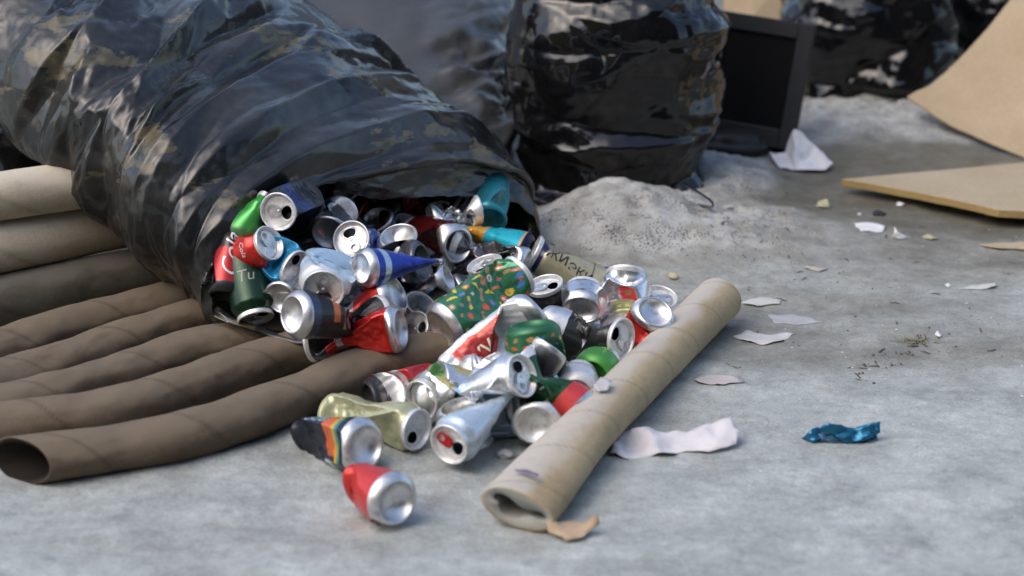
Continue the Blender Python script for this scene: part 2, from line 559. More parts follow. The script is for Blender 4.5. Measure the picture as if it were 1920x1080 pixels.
def crumple(P, sign, eu, ev, dmin, dmax, iters, X0, pin=(), bend=0.01, relax=1.0):
    """Film with more length than the form it covers, held close to that form: it buckles into creases (position based, coloured Gauss-Seidel)."""
    nu, nv = P.shape[:2]
    N = normals(P, sign)
    X = X0.copy()
    eu_, ev_ = eu[..., None], ev[..., None]
    nxt = lambda A: np.roll(A, -1, 1)
    du = (P[1:] - P[:-1]) * (1 + eu_[:-1])
    dv = (nxt(P) - P) * (1 + ev_)
    nrm = lambda A: np.linalg.norm(A, axis=2, keepdims=True)
    Lu, Lv, D1, D2 = nrm(du), nrm(dv), nrm(du + dv[:-1]), nrm(nxt(du) * 0.5 + du * 0.5 - dv[:-1])

    def fix(a, b, L):
        d = b - a
        l = np.sqrt((d * d).sum(2, keepdims=True)) + 1e-12
        return d * (0.5 * relax * (1 - L / l))
    ev_i, od_i = np.arange(0, nv, 2), np.arange(1, nv, 2)
    for it in range(iters):
        for r in (0, 1):
            c_ = fix(X[r:nu - 1:2], X[r + 1:nu:2], Lu[r::2])
            X[r:nu - 1:2] += c_; X[r + 1:nu:2] -= c_
        for q in (ev_i, od_i):
            q2 = (q + 1) % nv
            c_ = fix(X[:, q], X[:, q2], Lv[:, q])
            X[:, q] += c_; X[:, q2] -= c_
        for r in (0, 1):
            n_ = len(X[r + 1:nu:2])
            A, B = X[r:nu - 1:2][:n_], X[r + 1:nu:2]
            c_ = fix(A, nxt(B), D1[r::2])
            A += c_; B -= np.roll(c_, 1, 1)
            c_ = fix(nxt(A), B, D2[r::2])
            B -= c_; A += np.roll(c_, 1, 1)
        if bend:
            kb = bend * (1 - it / iters)
            lap = 0.5 * (np.roll(X, 1, 1) + nxt(X)) - X
            lap[1:-1] += 0.5 * (X[2:] + X[:-2]) - X[1:-1]
            X += kb * lap
        dlt = X - P
        dn = (dlt * N).sum(2, keepdims=True)
        tg = dlt - dn * N
        X = P + tg * 0.995 + N * np.clip(dn, -dmin[..., None], dmax[..., None])
        for r_ in pin:
            X[r_] = P[r_]
    return X


def facets(su, sv, per, lu, lv, seed, shear=0.0):
    """Piecewise flat heights (-1..1) over a net of random points, longer round the bag than along it. su, sv: metres along and round."""
    rng = np.random.RandomState(seed)
    Lu, Lv = su.max() / lu, per / lv
    nvp = max(4, int(round(Lv)))
    pts, hs = [], []
    nrow = int(Lu) + 3
    for i in range(nrow):
        for j in range(nvp):
            u_ = (i - 1 + rng.uniform(-.48, .48))
            v_ = (j + .5 * (i % 2) + rng.uniform(-.42, .42)) % nvp
            u_ += 1.5 * float(vnoise(np.array([v_ * .55, i * .23, 0.]), seed)) * (1 if True else 0)
            h_ = (1 if (i + j + (rng.rand() < .32)) % 2 else -1) * rng.uniform(.35, 1)
            for k in (-1, 0, 1):
                vv_ = v_ + k * nvp
                if -2.5 < vv_ < nvp + 2.5: pts.append((u_, vv_)); hs.append(h_)
    vo_, ed, fa, ov, *_ = geometry.delaunay_2d_cdt([Vector(p) for p in pts], [], [], 0, 1e-9)
    hv = np.array([hs[o[0]] for o in ov])
    Q = np.array([tuple(p) for p in vo_])
    # rows are even in su, columns even in angle, so points can be looked up by grid position
    X = su / lu
    Y = sv / per * nvp
    H_ = np.zeros(X.shape)
    for f in fa:
        A, B, C_ = Q[list(f)]
        lo, hi = np.minimum(np.minimum(A, B), C_), np.maximum(np.maximum(A, B), C_)
        r0 = np.searchsorted(X[:, 0], lo[0] - .6); r1 = np.searchsorted(X[:, 0], hi[0] + .6)
        c0 = np.searchsorted(Y[0], lo[1] - 1e-6); c1 = np.searchsorted(Y[0], hi[1] + 1e-6)
        if r1 <= r0 or c1 <= c0: continue
        x, y = X[r0:r1, c0:c1], Y[r0:r1, c0:c1]
        d = (B[0] - A[0]) * (C_[1] - A[1]) - (C_[0] - A[0]) * (B[1] - A[1])
        if abs(d) < 1e-9: continue
        w1 = ((x - A[0]) * (C_[1] - A[1]) - (C_[0] - A[0]) * (y - A[1])) / d
        w2 = ((B[0] - A[0]) * (y - A[1]) - (x - A[0]) * (B[1] - A[1])) / d
        k = (w1 >= -1e-6) & (w2 >= -1e-6) & (w1 + w2 <= 1 + 1e-6)
        hh = hv[f[0]] * (1 - w1 - w2) + hv[f[1]] * w1 + hv[f[2]] * w2
        sub = H_[r0:r1, c0:c1]
        sub[k] = hh[k]
    return H_


def film(P, sign, k, seed, layers, extra=0.012, iters=5, skew=0.0, pin=(), bend=0.004):
    """Creased film over the form P. k: how creased (0..1) at each point; layers: (width, length, height) of the folds."""
    nu, nv = P.shape[:2]
    N = normals(P, sign)
    s1 = np.concatenate([[0], np.cumsum(np.linalg.norm(np.diff(P, axis=0), axis=2).mean(1))])
    per = np.linalg.norm(np.roll(P, -1, 1) - P, axis=2).sum(1).mean()
    base_v = np.arange(nv) / nv * per
    h = np.zeros((nu, nv))
    tot = 0
    for q, (lu, lv, am) in enumerate(layers):
        su = s1[:, None] * np.ones((1, nv))
        sv = np.ones((nu, 1)) * base_v[None]
        H_ = facets(su, sv, per, lu, lv, seed + 10 * q)
        # domain shift so rows of folds do not line up: sample displaced rows
        m = 1 if q == 0 else sstep(-.25, .35, fbm(P * 5, 2, seed + 33 * q))
        h += am * H_ * m
        # soften by a hair
    k = k * np.clip(.85 + .6 * fbm(P * 5.5, 2, seed + 70), .2, 1.4)
    X0 = P + N * (h * k)[..., None] + N * (0.0012 * k * fbm(P * 60, 2, seed + 5))[..., None]
    lim = np.abs(h * k) + .006 + .004 * k
    Xn = X0 - P
    du = np.linalg.norm(np.diff(X0, axis=0), axis=2); d0 = np.linalg.norm(np.diff(P, axis=0), axis=2)
    return relax_film(X0, sign, extra * k, iters, pin, bend)


def relax_film(X0, sign, ex, iters, pin, bend):
    z = np.zeros(X0.shape[:2])
    return crumple(X0, sign, ex, ex * .7, z + .005, z + .005, iters, X0 + normals(X0, sign) * (0.0006 * fbm(X0 * 70, 2, 3))[..., None], pin, bend)


def ell_ring(L, U, bvec, nv, sq=2.3):
    """Ring through L and U (px ends of the visible outline, in 3D), bulging along bvec on the camera side and away from it behind."""
    C, a = (L + U) / 2, (U - L) / 2
    th = np.linspace(0, 2 * np.pi, nv, endpoint=False)
    cx, sx = -np.cos(th), np.sin(th)
    e = 2.0 / sq
    cx, sx = np.sign(cx) * np.abs(cx) ** e, np.sign(sx) * np.abs(sx) ** e
    return C + cx[:, None] * a + sx[:, None] * bvec


def unit(v):
    v = np.asarray(v, float)
    return v / (np.linalg.norm(v) + 1e-12)


# --- the torn-open bag the cans spill from
NV = 320
secs = [  # L(px,py,D)  U(px,py,D)  bulge
    (380, 566, 3.03, 1000, 392, 3.52, 0.130),
    (350, 520, 3.03, 925, 322, 3.56, 0.150),
    (305, 468, 3.04, 850, 268, 3.60, 0.165),
    (255, 420, 3.06, 740, 203, 3.66, 0.175),
    (205, 355, 3.09, 640, 143, 3.70, 0.175),
    (152, 285, 3.12, 520, 68, 3.74, 0.17),
    (85, 225, 3.16, 405, -2, 3.78, 0.16),
    (20, 145, 3.2, 290, -62, 3.8, 0.15),
    (-70, 80, 3.26, 150, -130, 3.8, 0.12),
    (-110, -10, 3.32, 20, -170, 3.75, 0.08),
    (-110, -110, 3.4, -60, -170, 3.6, 0.02)]
Ls = [atD(*s[:3]) for s in secs]
Us = [atD(*s[3:6]) for s in secs]
MB = [(.03, .150, 0), (.05, .160, 0), (.07, .155, .1), (.05, .10, .4), (.02, .05, .7)]   # near its mouth the bag gapes upward
rings = []
for i, s in enumerate(secs):
    c0 = (Ls[max(i - 1, 0)] + Us[max(i - 1, 0)]) / 2
    c1 = (Ls[min(i + 1, len(secs) - 1)] + Us[min(i + 1, len(secs) - 1)]) / 2
    ax = unit(c1 - c0)
    a = Us[i] - Ls[i]
    b = unit(np.cross(ax, a))
    if b @ FWD > 0: b = -b
    b = b * s[6]
    if i < len(MB): b = MB[i][2] * b + np.array([0, -MB[i][0], MB[i][1]])
    rings.append(ell_ring(Ls[i], Us[i], b, NV))
# the mouth itself: upper lip as seen, lower lip lying on the tubes and the ice under the cans
up_lip = [(402, 588), (400, 540), (414, 474), (452, 408), (486, 356), (524, 325), (568, 315), (606, 332), (642, 360), (690, 371),
          (742, 372), (800, 367), (862, 366), (920, 370), (972, 376), (1003, 402), (1019, 440)]
lo_lip = [(1016, 468), (985, 505), (930, 545), (850, 585), (760, 615), (660, 635), (560, 630), (470, 615), (420, 602)]


def lip_pts(px, d0, d1, dip):
    out = []
    for q, (u, v) in enumerate(px):
        f = (u - 400) / 620.0
        out.append(atD(u, v, d0 + (d1 - d0) * f - dip * math.sin(math.pi * q / (len(px) - 1))))
    return out


up3 = lip_pts(up_lip, 3.0, 3.47, 0.0)
lo3 = [atZ(u, v, z) for (u, v), z in zip(lo_lip, [0.022, 0.012, 0.010, 0.03, 0.055, 0.066, 0.068, 0.07, 0.075])]


def arc(pts, n):
    pts = np.array(pts)
    s = np.concatenate([[0], np.cumsum(np.linalg.norm(np.diff(pts, axis=0), axis=1))])
    q = np.linspace(0, s[-1], n)
    return np.stack([np.interp(q, s, pts[:, k]) for k in range(3)], 1)


half = NV // 2
mouth = np.vstack([arc(up3, half + 1)[:-1], arc(lo3, half + 1)[:-1]])
second = 0.5 * mouth + 0.5 * rings[0] + np.array([0, 0.004, 0.006])
keys = np.array([mouth, second] + rings).reshape(len(rings) + 2, -1)
P = smooth_rows(keys, 300).reshape(300, NV, 3)
P = resample_u(P)
nu = P.shape[0]
uu = np.linspace(0, 1, nu)[:, None] * np.ones((1, NV))
vv = np.ones((nu, 1)) * (np.arange(NV) / NV)[None]
lump = fbm(P * 6, 2, 77)
nn = normals(P, 1)
cen = P.mean(1, keepdims=True)
sg = 1 if ((P - cen) * nn).sum() > 0 else -1
P = P + sg * nn * (0.007 * lump * sstep(0.0, 0.12, uu))[..., None]
amp = 0.36 + 0.64 * sstep(0.10, 0.42, uu)
XB = film(P, sg, amp, 101, [(.046, .150, .026), (.024, .065, .010), (.013, .028, .0030)], pin=())
XB[0] += (0.004 * fbm(P[0] * 30, 2, 5))[:, None] * np.array([0, 0, 1.0])
fb = grid_faces(nu, NV, True, 0, sg < 0)
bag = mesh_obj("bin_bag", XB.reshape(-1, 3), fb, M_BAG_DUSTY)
tag(bag, "dusty black bin bag lying torn open with crushed cans pouring out of its mouth", "bin bag", "black bin bags")


def standing_bag(secs, bulge, back, mat, seed, label, name="bin_bag", nv=280, nu=190, smoothness=None, group="black bin bags", sq=2.3, upright=False, layers=((.048, .13, .022), (.024, .06, .007))):
    """secs: (Lx, Ly, Rx, Ry, D, bulge factor) from the foot up."""
    rs = []
    for lx, ly, rx, ry, D, bf in secs:
        at_ = atY if upright else atD
        L, U = at_(lx, ly, D), at_(rx, ry, D)
        bv = np.array([0, -1.0, 0]) * bulge * bf
        rs.append(ell_ring(L, U, bv, nv, sq))
    P = smooth_rows(np.array(rs).reshape(len(rs), -1), nu).reshape(nu, nv, 3)
    P = resample_u(P)
    n0 = normals(P, 1)
    cen = P.mean(1, keepdims=True)
    sg = 1 if ((P - cen) * n0).sum() > 0 else -1
    uu = np.linspace(0, 1, nu)[:, None] * np.ones((1, nv))
    P = P + sg * n0 * (back * fbm(P * 7, 3, seed + 3))[..., None]
    k = np.ones_like(uu) if smoothness is None else smoothness(P)
    X = film(P, sg, k, seed, layers)
    X[..., 2] = np.maximum(X[..., 2], 0.004)
    V = X.reshape(-1, 3)
    F = grid_faces(nu, nv, True, 0, sg < 0)
    # close foot and top with small fans
    V = np.vstack([V, X[0].mean(0), X[-1].mean(0)])
    nb = nu * nv
    for j in range(nv):
        F.append((nb, (j + 1) % nv, j) if sg > 0 else (nb, j, (j + 1) % nv))
        a, b_ = (nu - 1) * nv + j, (nu - 1) * nv + (j + 1) % nv
        F.append((nb + 1, a, b_) if sg > 0 else (nb + 1, b_, a))
    o = mesh_obj(name, V, F, mat)
    return tag(o, label, "bin bag", group)


# tall taut bag in the middle: smooth on its left, creased on its right
def smL(P):
    u = 960 + FPX * P[..., 0] / ((P - CAMP) @ FWD)
    return 0.03 + 0.97 * sstep(780, 860, u)


standing_bag([(600, 440, 860, 440, 3.78, .5), (430, 415, 955, 415, 3.79, .85), (375, 330, 975, 330, 3.84, 1), (355, 210, 974, 210, 3.93, 1.05),
              (350, 100, 966, 100, 4.04, 1.05), (355, 0, 952, 0, 4.15, 1.03), (370, -130, 935, -130, 4.3, 1), (400, -280, 890, -280, 4.45, .85),
              (470, -400, 800, -400, 4.55, .6), (580, -470, 680, -470, 4.6, .2)], 0.24, 0.006, M_BAG_GREY, 211,
             "big taut grey-black bin bag standing behind the torn-open bag, smooth with a creased right side", smoothness=smL)
# glossy bag on the snow heap
glossy = standing_bag([(1060, 414, 1270, 402, 3.60, .22), (1012, 394, 1287, 381, 3.60, .42), (982, 340, 1322, 330, 3.65, .74), (962, 240, 1349, 240, 3.70, 1.0),
                       (957, 130, 1355, 140, 3.71, 1.05), (957, 20, 1353, 20, 3.72, 1.05), (960, -90, 1345, -90, 3.73, 1.0), (980, -220, 1320, -220, 3.75, .9),
                       (1050, -330, 1260, -330, 3.76, .6), (1120, -390, 1180, -390, 3.77, .2)], 0.16, 0.008, M_BAG_GLOSS, 307,
                      "glossy black bin bag with sideways creases sitting on the snow heap left of the monitor", upright=True)
standing_bag([(1560, 215, 1690, 200, 4.36, .5), (1500, 195, 1750, 175, 4.36, .8), (1480, 110, 1772, 100, 4.38, 1), (1480, 0, 1775, 0, 4.38, 1.02),
              (1490, -110, 1770, -110, 4.4, .95), (1560, -210, 1700, -210, 4.4, .6), (1610, -250, 1650, -250, 4.4, .2)], 0.16, 0.01, M_BAG_FAR, 411,
             "shiny black bin bag standing on snow just right of the monitor", nv=160, nu=110, upright=True)
standing_bag([(1800, 190, 1900, 185, 4.7, .5), (1745, 165, 1960, 150, 4.7, .9), (1735, 60, 1985, 60, 4.7, 1), (1745, -40, 1975, -40, 4.72, 1),
              (1790, -130, 1930, -130, 4.73, .7), (1840, -170, 1880, -170, 4.73, .2)], 0.15, 0.01, M_BAG_FAR, 503,
             "black bin bag half hidden behind the slanted brown board", nv=140, nu=90, upright=True)
standing_bag([(-160, 380, 90, 380, 3.72, .6), (-220, 320, 150, 320, 3.72, .9), (-240, 200, 170, 200, 3.73, 1), (-230, 80, 150, 80, 3.75, 1),
              (-190, -40, 100, -40, 3.77, .8), (-100, -120, 20, -120, 3.78, .3)], 0.15, 0.01, M_BAG_FAR, 601,
             "dark bin bag at the left behind the stacked pale tubes", nv=140, nu=90)
standing_bag([(250, 330, 560, 330, 4.35, .6), (190, 250, 620, 250, 4.35, .9), (170, 120, 640, 120, 4.36, 1), (180, 0, 630, 0, 4.38, 1),
              (210, -120, 590, -120, 4.4, .9), (300, -220, 500, -220, 4.4, .6), (380, -260, 420, -260, 4.4, .2)], 0.2, 0.01, M_BAG_FAR, 701,
             "dark bin bag glimpsed between the torn-open bag and the taut bag", nv=140, nu=90)


# ---------------------------------------------------------------- rods, straps
def tube_along(pts, r, n=8, sub=6, squash=1.0):
    P = smooth_rows(pts, (len(pts) - 1) * sub + 1)
    V, F = [], []
    prev = None
    for i in range(len(P)):
        tg = unit(P[min(i + 1, len(P) - 1)] - P[max(i - 1, 0)])
        ref = np.array([0, 0, 1.0]) if prev is None else prev
        a = unit(ref - tg * (ref @ tg))
        prev = a
        b = np.cross(tg, a)
        for j in range(n):
            th = 2 * math.pi * j / n
            V.append(P[i] + a * r * squash * math.cos(th) + b * r * math.sin(th))
    F = grid_faces(len(P), n, True)
    V = np.array(V)
    F.append(tuple(range(n))[::-1]); F.append(tuple((len(P) - 1) * n + j for j in range(n)))
    return V, F


V, F = tube_along([atD(1268, 370, 3.63), atD(1300, 381, 3.61), atD(1333, 388, 3.60), atD(1334, 378, 3.60), atD(1312, 362, 3.61), atD(1284, 346, 3.64)], 0.0036, 6, 6, 0.5)
mesh_obj("tie_strap", V, F, M_BAG_GLOSS, glossy)


# ---------------------------------------------------------------- cardboard tubes
def card_tube(name, label, px, R, mats, wall=0.005, squash=None, wav=0.002, seed=0, na=56, nl=240, group="cardboard tubes", hole=None, seam_pitch=0.16, dust_lit_up=0.8, cat="cardboard tube", roll=None, dust_lit_rag=.35, dust_lit_dir=(0, 0, 1), open_cut=(0, 0)):
    """px: (u, v, z) centre-line points. squash(s) -> (half width factor, half height factor); roll(s) -> section twist."""
    C = smooth_rows([atZ(*p) for p in px], nl)
    d = np.concatenate([[0], np.cumsum(np.linalg.norm(np.diff(C, axis=0), axis=1))])
    L = d[-1]
    rings_o, rings_i, seam, dust_lit = [], [], [], []
    th = np.linspace(0, 2 * np.pi, na, endpoint=False)
    for i in range(nl):
        tg = unit(C[min(i + 1, nl - 1)] - C[max(i - 1, 0)])
        side = unit(np.cross(tg, [0, 0, 1.0]))
        upv = np.cross(side, tg)
        s = d[i] / L
        kw, kh = squash(s) if squash else (1, 1)
        ro = roll(s) if roll else 0
        side, upv = side * math.cos(ro) + upv * math.sin(ro), -side * math.sin(ro) + upv * math.cos(ro)
        pts = C[i] + np.cos(th)[:, None] * side * R * kw + np.sin(th)[:, None] * upv * R * kh
        q = np.stack([np.cos(th) * 1.1, np.sin(th) * 1.1, np.full(na, d[i] * 13)], 1)
        off = wav * fbm(q, 3, seed)
        nrm = (np.cos(th)[:, None] * side + np.sin(th)[:, None] * upv)
        po = pts + nrm * off[:, None]
        ki = 1 - wall / R
        pi_ = C[i] + np.cos(th)[:, None] * side * (R * kw - wall) + np.sin(th)[:, None] * upv * (R * kh - wall) + nrm * off[:, None]
        if hole and s < 0.12:
            pi_ = pi_ + nrm * ((hole * np.sin(th * 3 + 0.8) - .0055) * (1 - s / 0.12))[:, None]
        # slanted, frayed cut ends
        for d_, cut in ((d[i], open_cut[0]), (L - d[i], open_cut[1])):
            if cut and d_ < .16:
                e_ = (cut * np.cos(th) * (1 - d_ / .16))[:, None] * tg
                po, pi_ = po + e_, pi_ + e_
        rings_o.append(po); rings_i.append(pi_)
        ph = (d[i] / seam_pitch + th / (2 * np.pi)) % 1.0
        seam.append(np.exp(-((ph - 0.5) / 0.020) ** 2))
        up = nrm @ np.array(dust_lit_dir)
        dust_lit.append(dust_lit_up * sstep(0.2, 0.8, up + dust_lit_rag * fbm(q * np.array([2, 2, 1.6]), 4, seed + 9)))
    O, I = np.array(rings_o), np.array(rings_i)
    f = grid_faces(nl, na, True)
    root = empty(name, tuple(C[0] - np.array([0, 0, R])))
    bpy.context.view_layer.update()
    tag(root, label, cat, group)
    base = np.array(root.location)
    F2 = list(f)
    V2 = np.vstack([O.reshape(-1, 3), O[0] * 0.8 + I[0] * 0.2, O[-1] * 0.8 + I[-1] * 0.2]) - base
    nb = nl * na
    for j in range(na):
        j2 = (j + 1) % na
        F2.append((nb + j, nb + j2, j2, j))
        F2.append(((nl - 1) * na + j, (nl - 1) * na + j2, nb + na + j2, nb + na + j))
    z2 = np.zeros(2 * na)
    mesh_obj("outer_wall", V2, F2, mats[0], root, attrs={"seam": np.concatenate([np.array(seam).ravel(), z2]), "dust_lit": np.concatenate([np.array(dust_lit).ravel(), z2])})
    Vi = np.vstack([I.reshape(-1, 3), O[0] * 0.8 + I[0] * 0.2, O[-1] * 0.8 + I[-1] * 0.2]) - base
    Fi = grid_faces(nl, na, True, 0, True)
    for j in range(na):
        j2 = (j + 1) % na
        Fi.append((j, j2, nb + j2, nb + j))
        Fi.append((nb + na + j, nb + na + j2, (nl - 1) * na + j2, (nl - 1) * na + j))
    zz = np.zeros(len(Vi))
    mesh_obj("inner_liner", Vi, Fi, mats[1], root, attrs={"seam": zz, "dust_lit": zz + 0.3})
    return root, C, base


def soft(ph, am=.07):
    return lambda s: (1.03 + am * .5 * math.sin(9 * s + ph) * math.sin(23 * s + 2 * ph), 0.92 - am * abs(math.sin(7 * s + ph * 1.7)) ** 6 - am * .6 * abs(math.sin(15 * s + ph)) ** 10)


card_tube("cardboard_tube", "pale cardboard tube, topmost of the stack at the left edge", [(-260, 402, .195), (0, 368, .195), (150, 346, .195), (300, 326, .195)], .036, (M_TUBE_GREY, M_TUBE_INSIDE), seed=1, wav=.0006, seam_pitch=.4)
card_tube("cardboard_tube", "thick pale cardboard tube in the middle of the stack at the left edge", [(-260, 508, .117), (0, 461, .117), (190, 422, .117), (330, 396, .117)], .042, (M_TUBE_GREY, M_TUBE_INSIDE), seed=2, wav=.0006, seam_pitch=.4)
card_tube("cardboard_tube", "stained grey cardboard tube lying in the dark under the two pale ones", [(-260, 612, .041), (0, 566, .041), (190, 528, .041), (360, 498, .041)], .041, (M_TUBE_DARKGREY, M_TUBE_INSIDE), seed=3, wav=.0008, seam_pitch=.4)
card_tube("cardboard_tube", "softened brown cardboard tube, the one lying next to the stained grey tube", [(-240, 726, .034), (0, 656, .034), (160, 607, .034), (300, 570, .034), (420, 546, .034)], .035, (M_TUBE_BROWN, M_TUBE_INSIDE), squash=soft(5.2), seed=4, wav=.0022)
card_tube("cardboard_tube", "wavy brown cardboard tube, second brown one from the stained grey tube", [(-240, 776, .034), (0, 716, .034), (200, 652, .034), (340, 606, .034), (470, 574, .034)], .035, (M_TUBE_BROWN, M_TUBE_INSIDE), squash=soft(6.5), seed=5, wav=.002)
card_tube("cardboard_tube", "wavy brown cardboard tube in the middle of the five brown ones", [(-240, 806, .034), (0, 766, .034), (190, 714, .034), (370, 655, .034), (560, 626, .034)], .034, (M_TUBE_BROWN, M_TUBE_INSIDE), squash=soft(7.8), seed=6, wav=.002)
card_tube("cardboard_tube", "long brown cardboard tube running under the can pile, just behind the open-ended one", [(-240, 832, .033), (0, 800, .033), (230, 767, .033), (400, 712, .033), (520, 668, .033), (640, 640, .033), (760, 612, .033)], .035, (M_TUBE_BROWN, M_TUBE_INSIDE), squash=soft(9.1), seed=7, wav=.0022)
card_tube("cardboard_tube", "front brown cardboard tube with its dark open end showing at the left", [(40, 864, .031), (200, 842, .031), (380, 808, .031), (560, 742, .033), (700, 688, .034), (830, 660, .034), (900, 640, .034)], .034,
          (M_TUBE_BROWN, M_TUBE_SHADEDINSIDE), squash=soft(2.2, .07), seed=8, wav=.0016, wall=.0055, open_cut=(0.030, 0))

# the loose beige tube in front, crushed flat at its near end
cr = lambda s: (1.02 + 0.34 * (1 - sstep(0.0, 0.42, s)), 0.98 - 0.26 * (1 - sstep(0.0, 0.42, s)))
loose, LC, LB = card_tube("cardboard_tube", "loose beige cardboard tube lying in front of the cans, its near end crushed flat",
                          [(969, 955, .026), (1080, 830, .030), (1200, 708, .034), (1290, 618, .035), (1348, 562, .035)], 0.0345, (M_TUBE_BEIGE, M_TUBE_PALEINSIDE), squash=cr, seed=21, wav=.0007,
                          wall=.0095, hole=.006, seam_pitch=.105, dust_lit_up=0.9, dust_lit_rag=.16, dust_lit_dir=(-.62, -.1, .78), roll=lambda s: -0.22 * (1 - sstep(0, .4, s)))  # pale upper left side: dust plus painted light, aimed along the light


# ---------------------------------------------------------------- crumpled sheets
def sheet(name, outline, mat, parent=None, step=0.006, thick=0.0008, crump=0.004, freq=28, seed=0, lift=None):
    """outline: 3D points of a ragged piece; filled, crumpled and given thickness."""
    pts = np.array(outline, float)
    n = len(pts)
    c = pts.mean(0)
    u_, s_, vt = np.linalg.svd(pts - c)
    e1, e2, e3 = vt[0], vt[1], vt[2]
    if e3[2] < 0: e3 = -e3
    q = np.stack([(pts - c) @ e1, (pts - c) @ e2], 1)
    # ragged edge
    E = []
    for i in range(n):
        a, b = q[i], q[(i + 1) % n]
        m = max(1, int(np.linalg.norm(b - a) / step))
        for k in range(m):
            E.append(a + (b - a) * k / m)
    E = np.array(E)
    pe = np.stack([E[:, 0], E[:, 1], 0 * E[:, 0]], 1)
    E = E + step * 0.35 * np.stack([vnoise(pe / step * .5, seed + 1), vnoise(pe / step * .5, seed + 2)], 1)
    lo, hi = E.min(0), E.max(0)
    inner = []
    rng = np.random.RandomState(seed)

    def inside(p):
        r = False
        j = len(E) - 1
        for i in range(len(E)):
            if (E[i][1] > p[1]) != (E[j][1] > p[1]) and p[0] < (E[j][0] - E[i][0]) * (p[1] - E[i][1]) / (E[j][1] - E[i][1] + 1e-15) + E[i][0]:
                r = not r
            j = i
        return r
    for x in np.arange(lo[0], hi[0], step):
        for y in np.arange(lo[1], hi[1], step):
            p = np.array([x, y]) + rng.uniform(-.3, .3, 2) * step
            if inside(p) and np.min(np.linalg.norm(E - p, axis=1)) > step * 0.5: inner.append(p)
    allp = [Vector(p) for p in E] + [Vector(p) for p in inner]
    vo_, ed, fa, *_ = geometry.delaunay_2d_cdt(allp, [], [list(range(len(E)))], 1, 1e-7)
    Q = np.array([tuple(p) for p in vo_])
    # height follows the outline's own heights (inverse distance), plus creases
    hp = (pts - c) @ e3
    D = np.linalg.norm(Q[:, None] - q[None], axis=2) + 1e-4
    W = 1 / D ** 3
    h0 = (W * hp).sum(1) / W.sum(1)
    p3 = np.stack([Q[:, 0], Q[:, 1], 0 * Q[:, 0] + seed], 1)
    cr_ = crump * (1 - 2 * np.abs(fbm(p3 * freq, 3, seed + 3)))
    X = c + Q[:, :1] * e1 + Q[:, 1:] * e2 + ((h0 + cr_)[:, None]) * e3
    if lift is not None:
        X[:, 2] = np.maximum(X[:, 2], height(X[:, 0], X[:, 1]) + lift)
    m = len(X)
    V = np.vstack([X, X - e3 * thick])
    F = [tuple(f) for f in fa]
    cnt = {}
    for f in F:
        for a, b in zip(f, f[1:] + f[:1]): cnt[(a, b)] = 1
    F2 = F + [tuple(i + m for i in f[::-1]) for f in F]
    for (a, b) in cnt:
        if (b, a) not in cnt: F2.append((b, a, a + m, b + m))
    return mesh_obj(name, V, F2, mat, parent)


def offs(o, base):
    """Re-express a mesh built in world coordinates under a parent standing at base."""
    n = len(o.data.vertices)
    a = np.empty(n * 3)
    o.data.vertices.foreach_get("co", a)
    a = a.reshape(-1, 3) - np.asarray(base)
    o.data.vertices.foreach_set("co", a.ravel())
    o.data.update()
    return o


flap = sheet("torn_flap", [atZ(1030, 1000, .004), atZ(1028, 975, .020), atZ(1060, 978, .012), atZ(1092, 980, .010), atZ(1118, 962, .028), atZ(1122, 985, .010), atZ(1095, 1008, .004), atZ(1060, 1012, .004)],
             M_BROWN_BIT, loose, step=.007, crump=.002, thick=.001, seed=3)
offs(flap, LB)
# faded violet mark on the tube
mk = sheet("ink_mark", [atZ(966, 879, .0585), atZ(985, 880, .0605), atZ(1008, 888, .0600), (atZ(1012, 893, .0600)), atZ(985, 887, .0600), atZ(968, 883, .0585)], plain("violet_ink", (0.18, 0.13, 0.20), 0.8), loose, step=.003, crump=.0002, thick=.0004, seed=4)
offs(mk, LB)


# ---------------------------------------------------------------- monitor, boards
BR, TR = atY(1487, 284, 3.90), atY(1530, 47, 3.97)
upm = unit(TR - BR)
BLd = atY(1345, 263, 3.93)
rt = BR - BLd
rt = unit(rt - upm * (rt @ upm))
nm = np.cross(upm, rt)                      # local +Y is away from the viewer
HM = float(np.linalg.norm(TR - BR))
WM = 0.33
M = Matrix(((rt[0], -nm[0], upm[0], BR[0]), (rt[1], -nm[1], upm[1], BR[1]), (rt[2], -nm[2], upm[2], BR[2]), (0, 0, 0, 1)))
if (np.array([M[0][1], M[1][1], M[2][1]]) @ FWD) < 0:
    for r_ in range(3): M[r_][1] = -M[r_][1]
mon = empty("computer_monitor", M=M)
tag(mon, "black flat computer monitor standing tilted on the ground between bin bags", "monitor")
boxes("housing", [(-WM, 0, 0.012, 0.042, 0, HM), (-WM + .06, -.06, 0.042, 0.065, .05, HM - .05)], M_PLASTIC, mon, .004)
b_ = 0.031
boxes("bezel", [(-WM, -WM + b_, 0, .012, 0, HM), (-b_, 0, 0, .012, 0, HM), (-WM + b_, -b_, 0, .012, HM - b_, HM), (-WM + b_, -b_, 0, .012, 0, b_ * 1.2)], M_PLASTIC, mon, .002)
boxes("screen", [(-WM + b_ + .0005, -b_ - .0005, .006, .0118, b_ * 1.2 + .0005, HM - b_ - .0005)], M_SCREEN, mon, .0005)
boxes("maker_badge", [(-WM / 2 - .03, -WM / 2 + .0, -.0008, .0004, HM - b_ * .62, HM - b_ * .38)], plain("grey_badge", (.06, .06, .06), .4), mon, .0002)
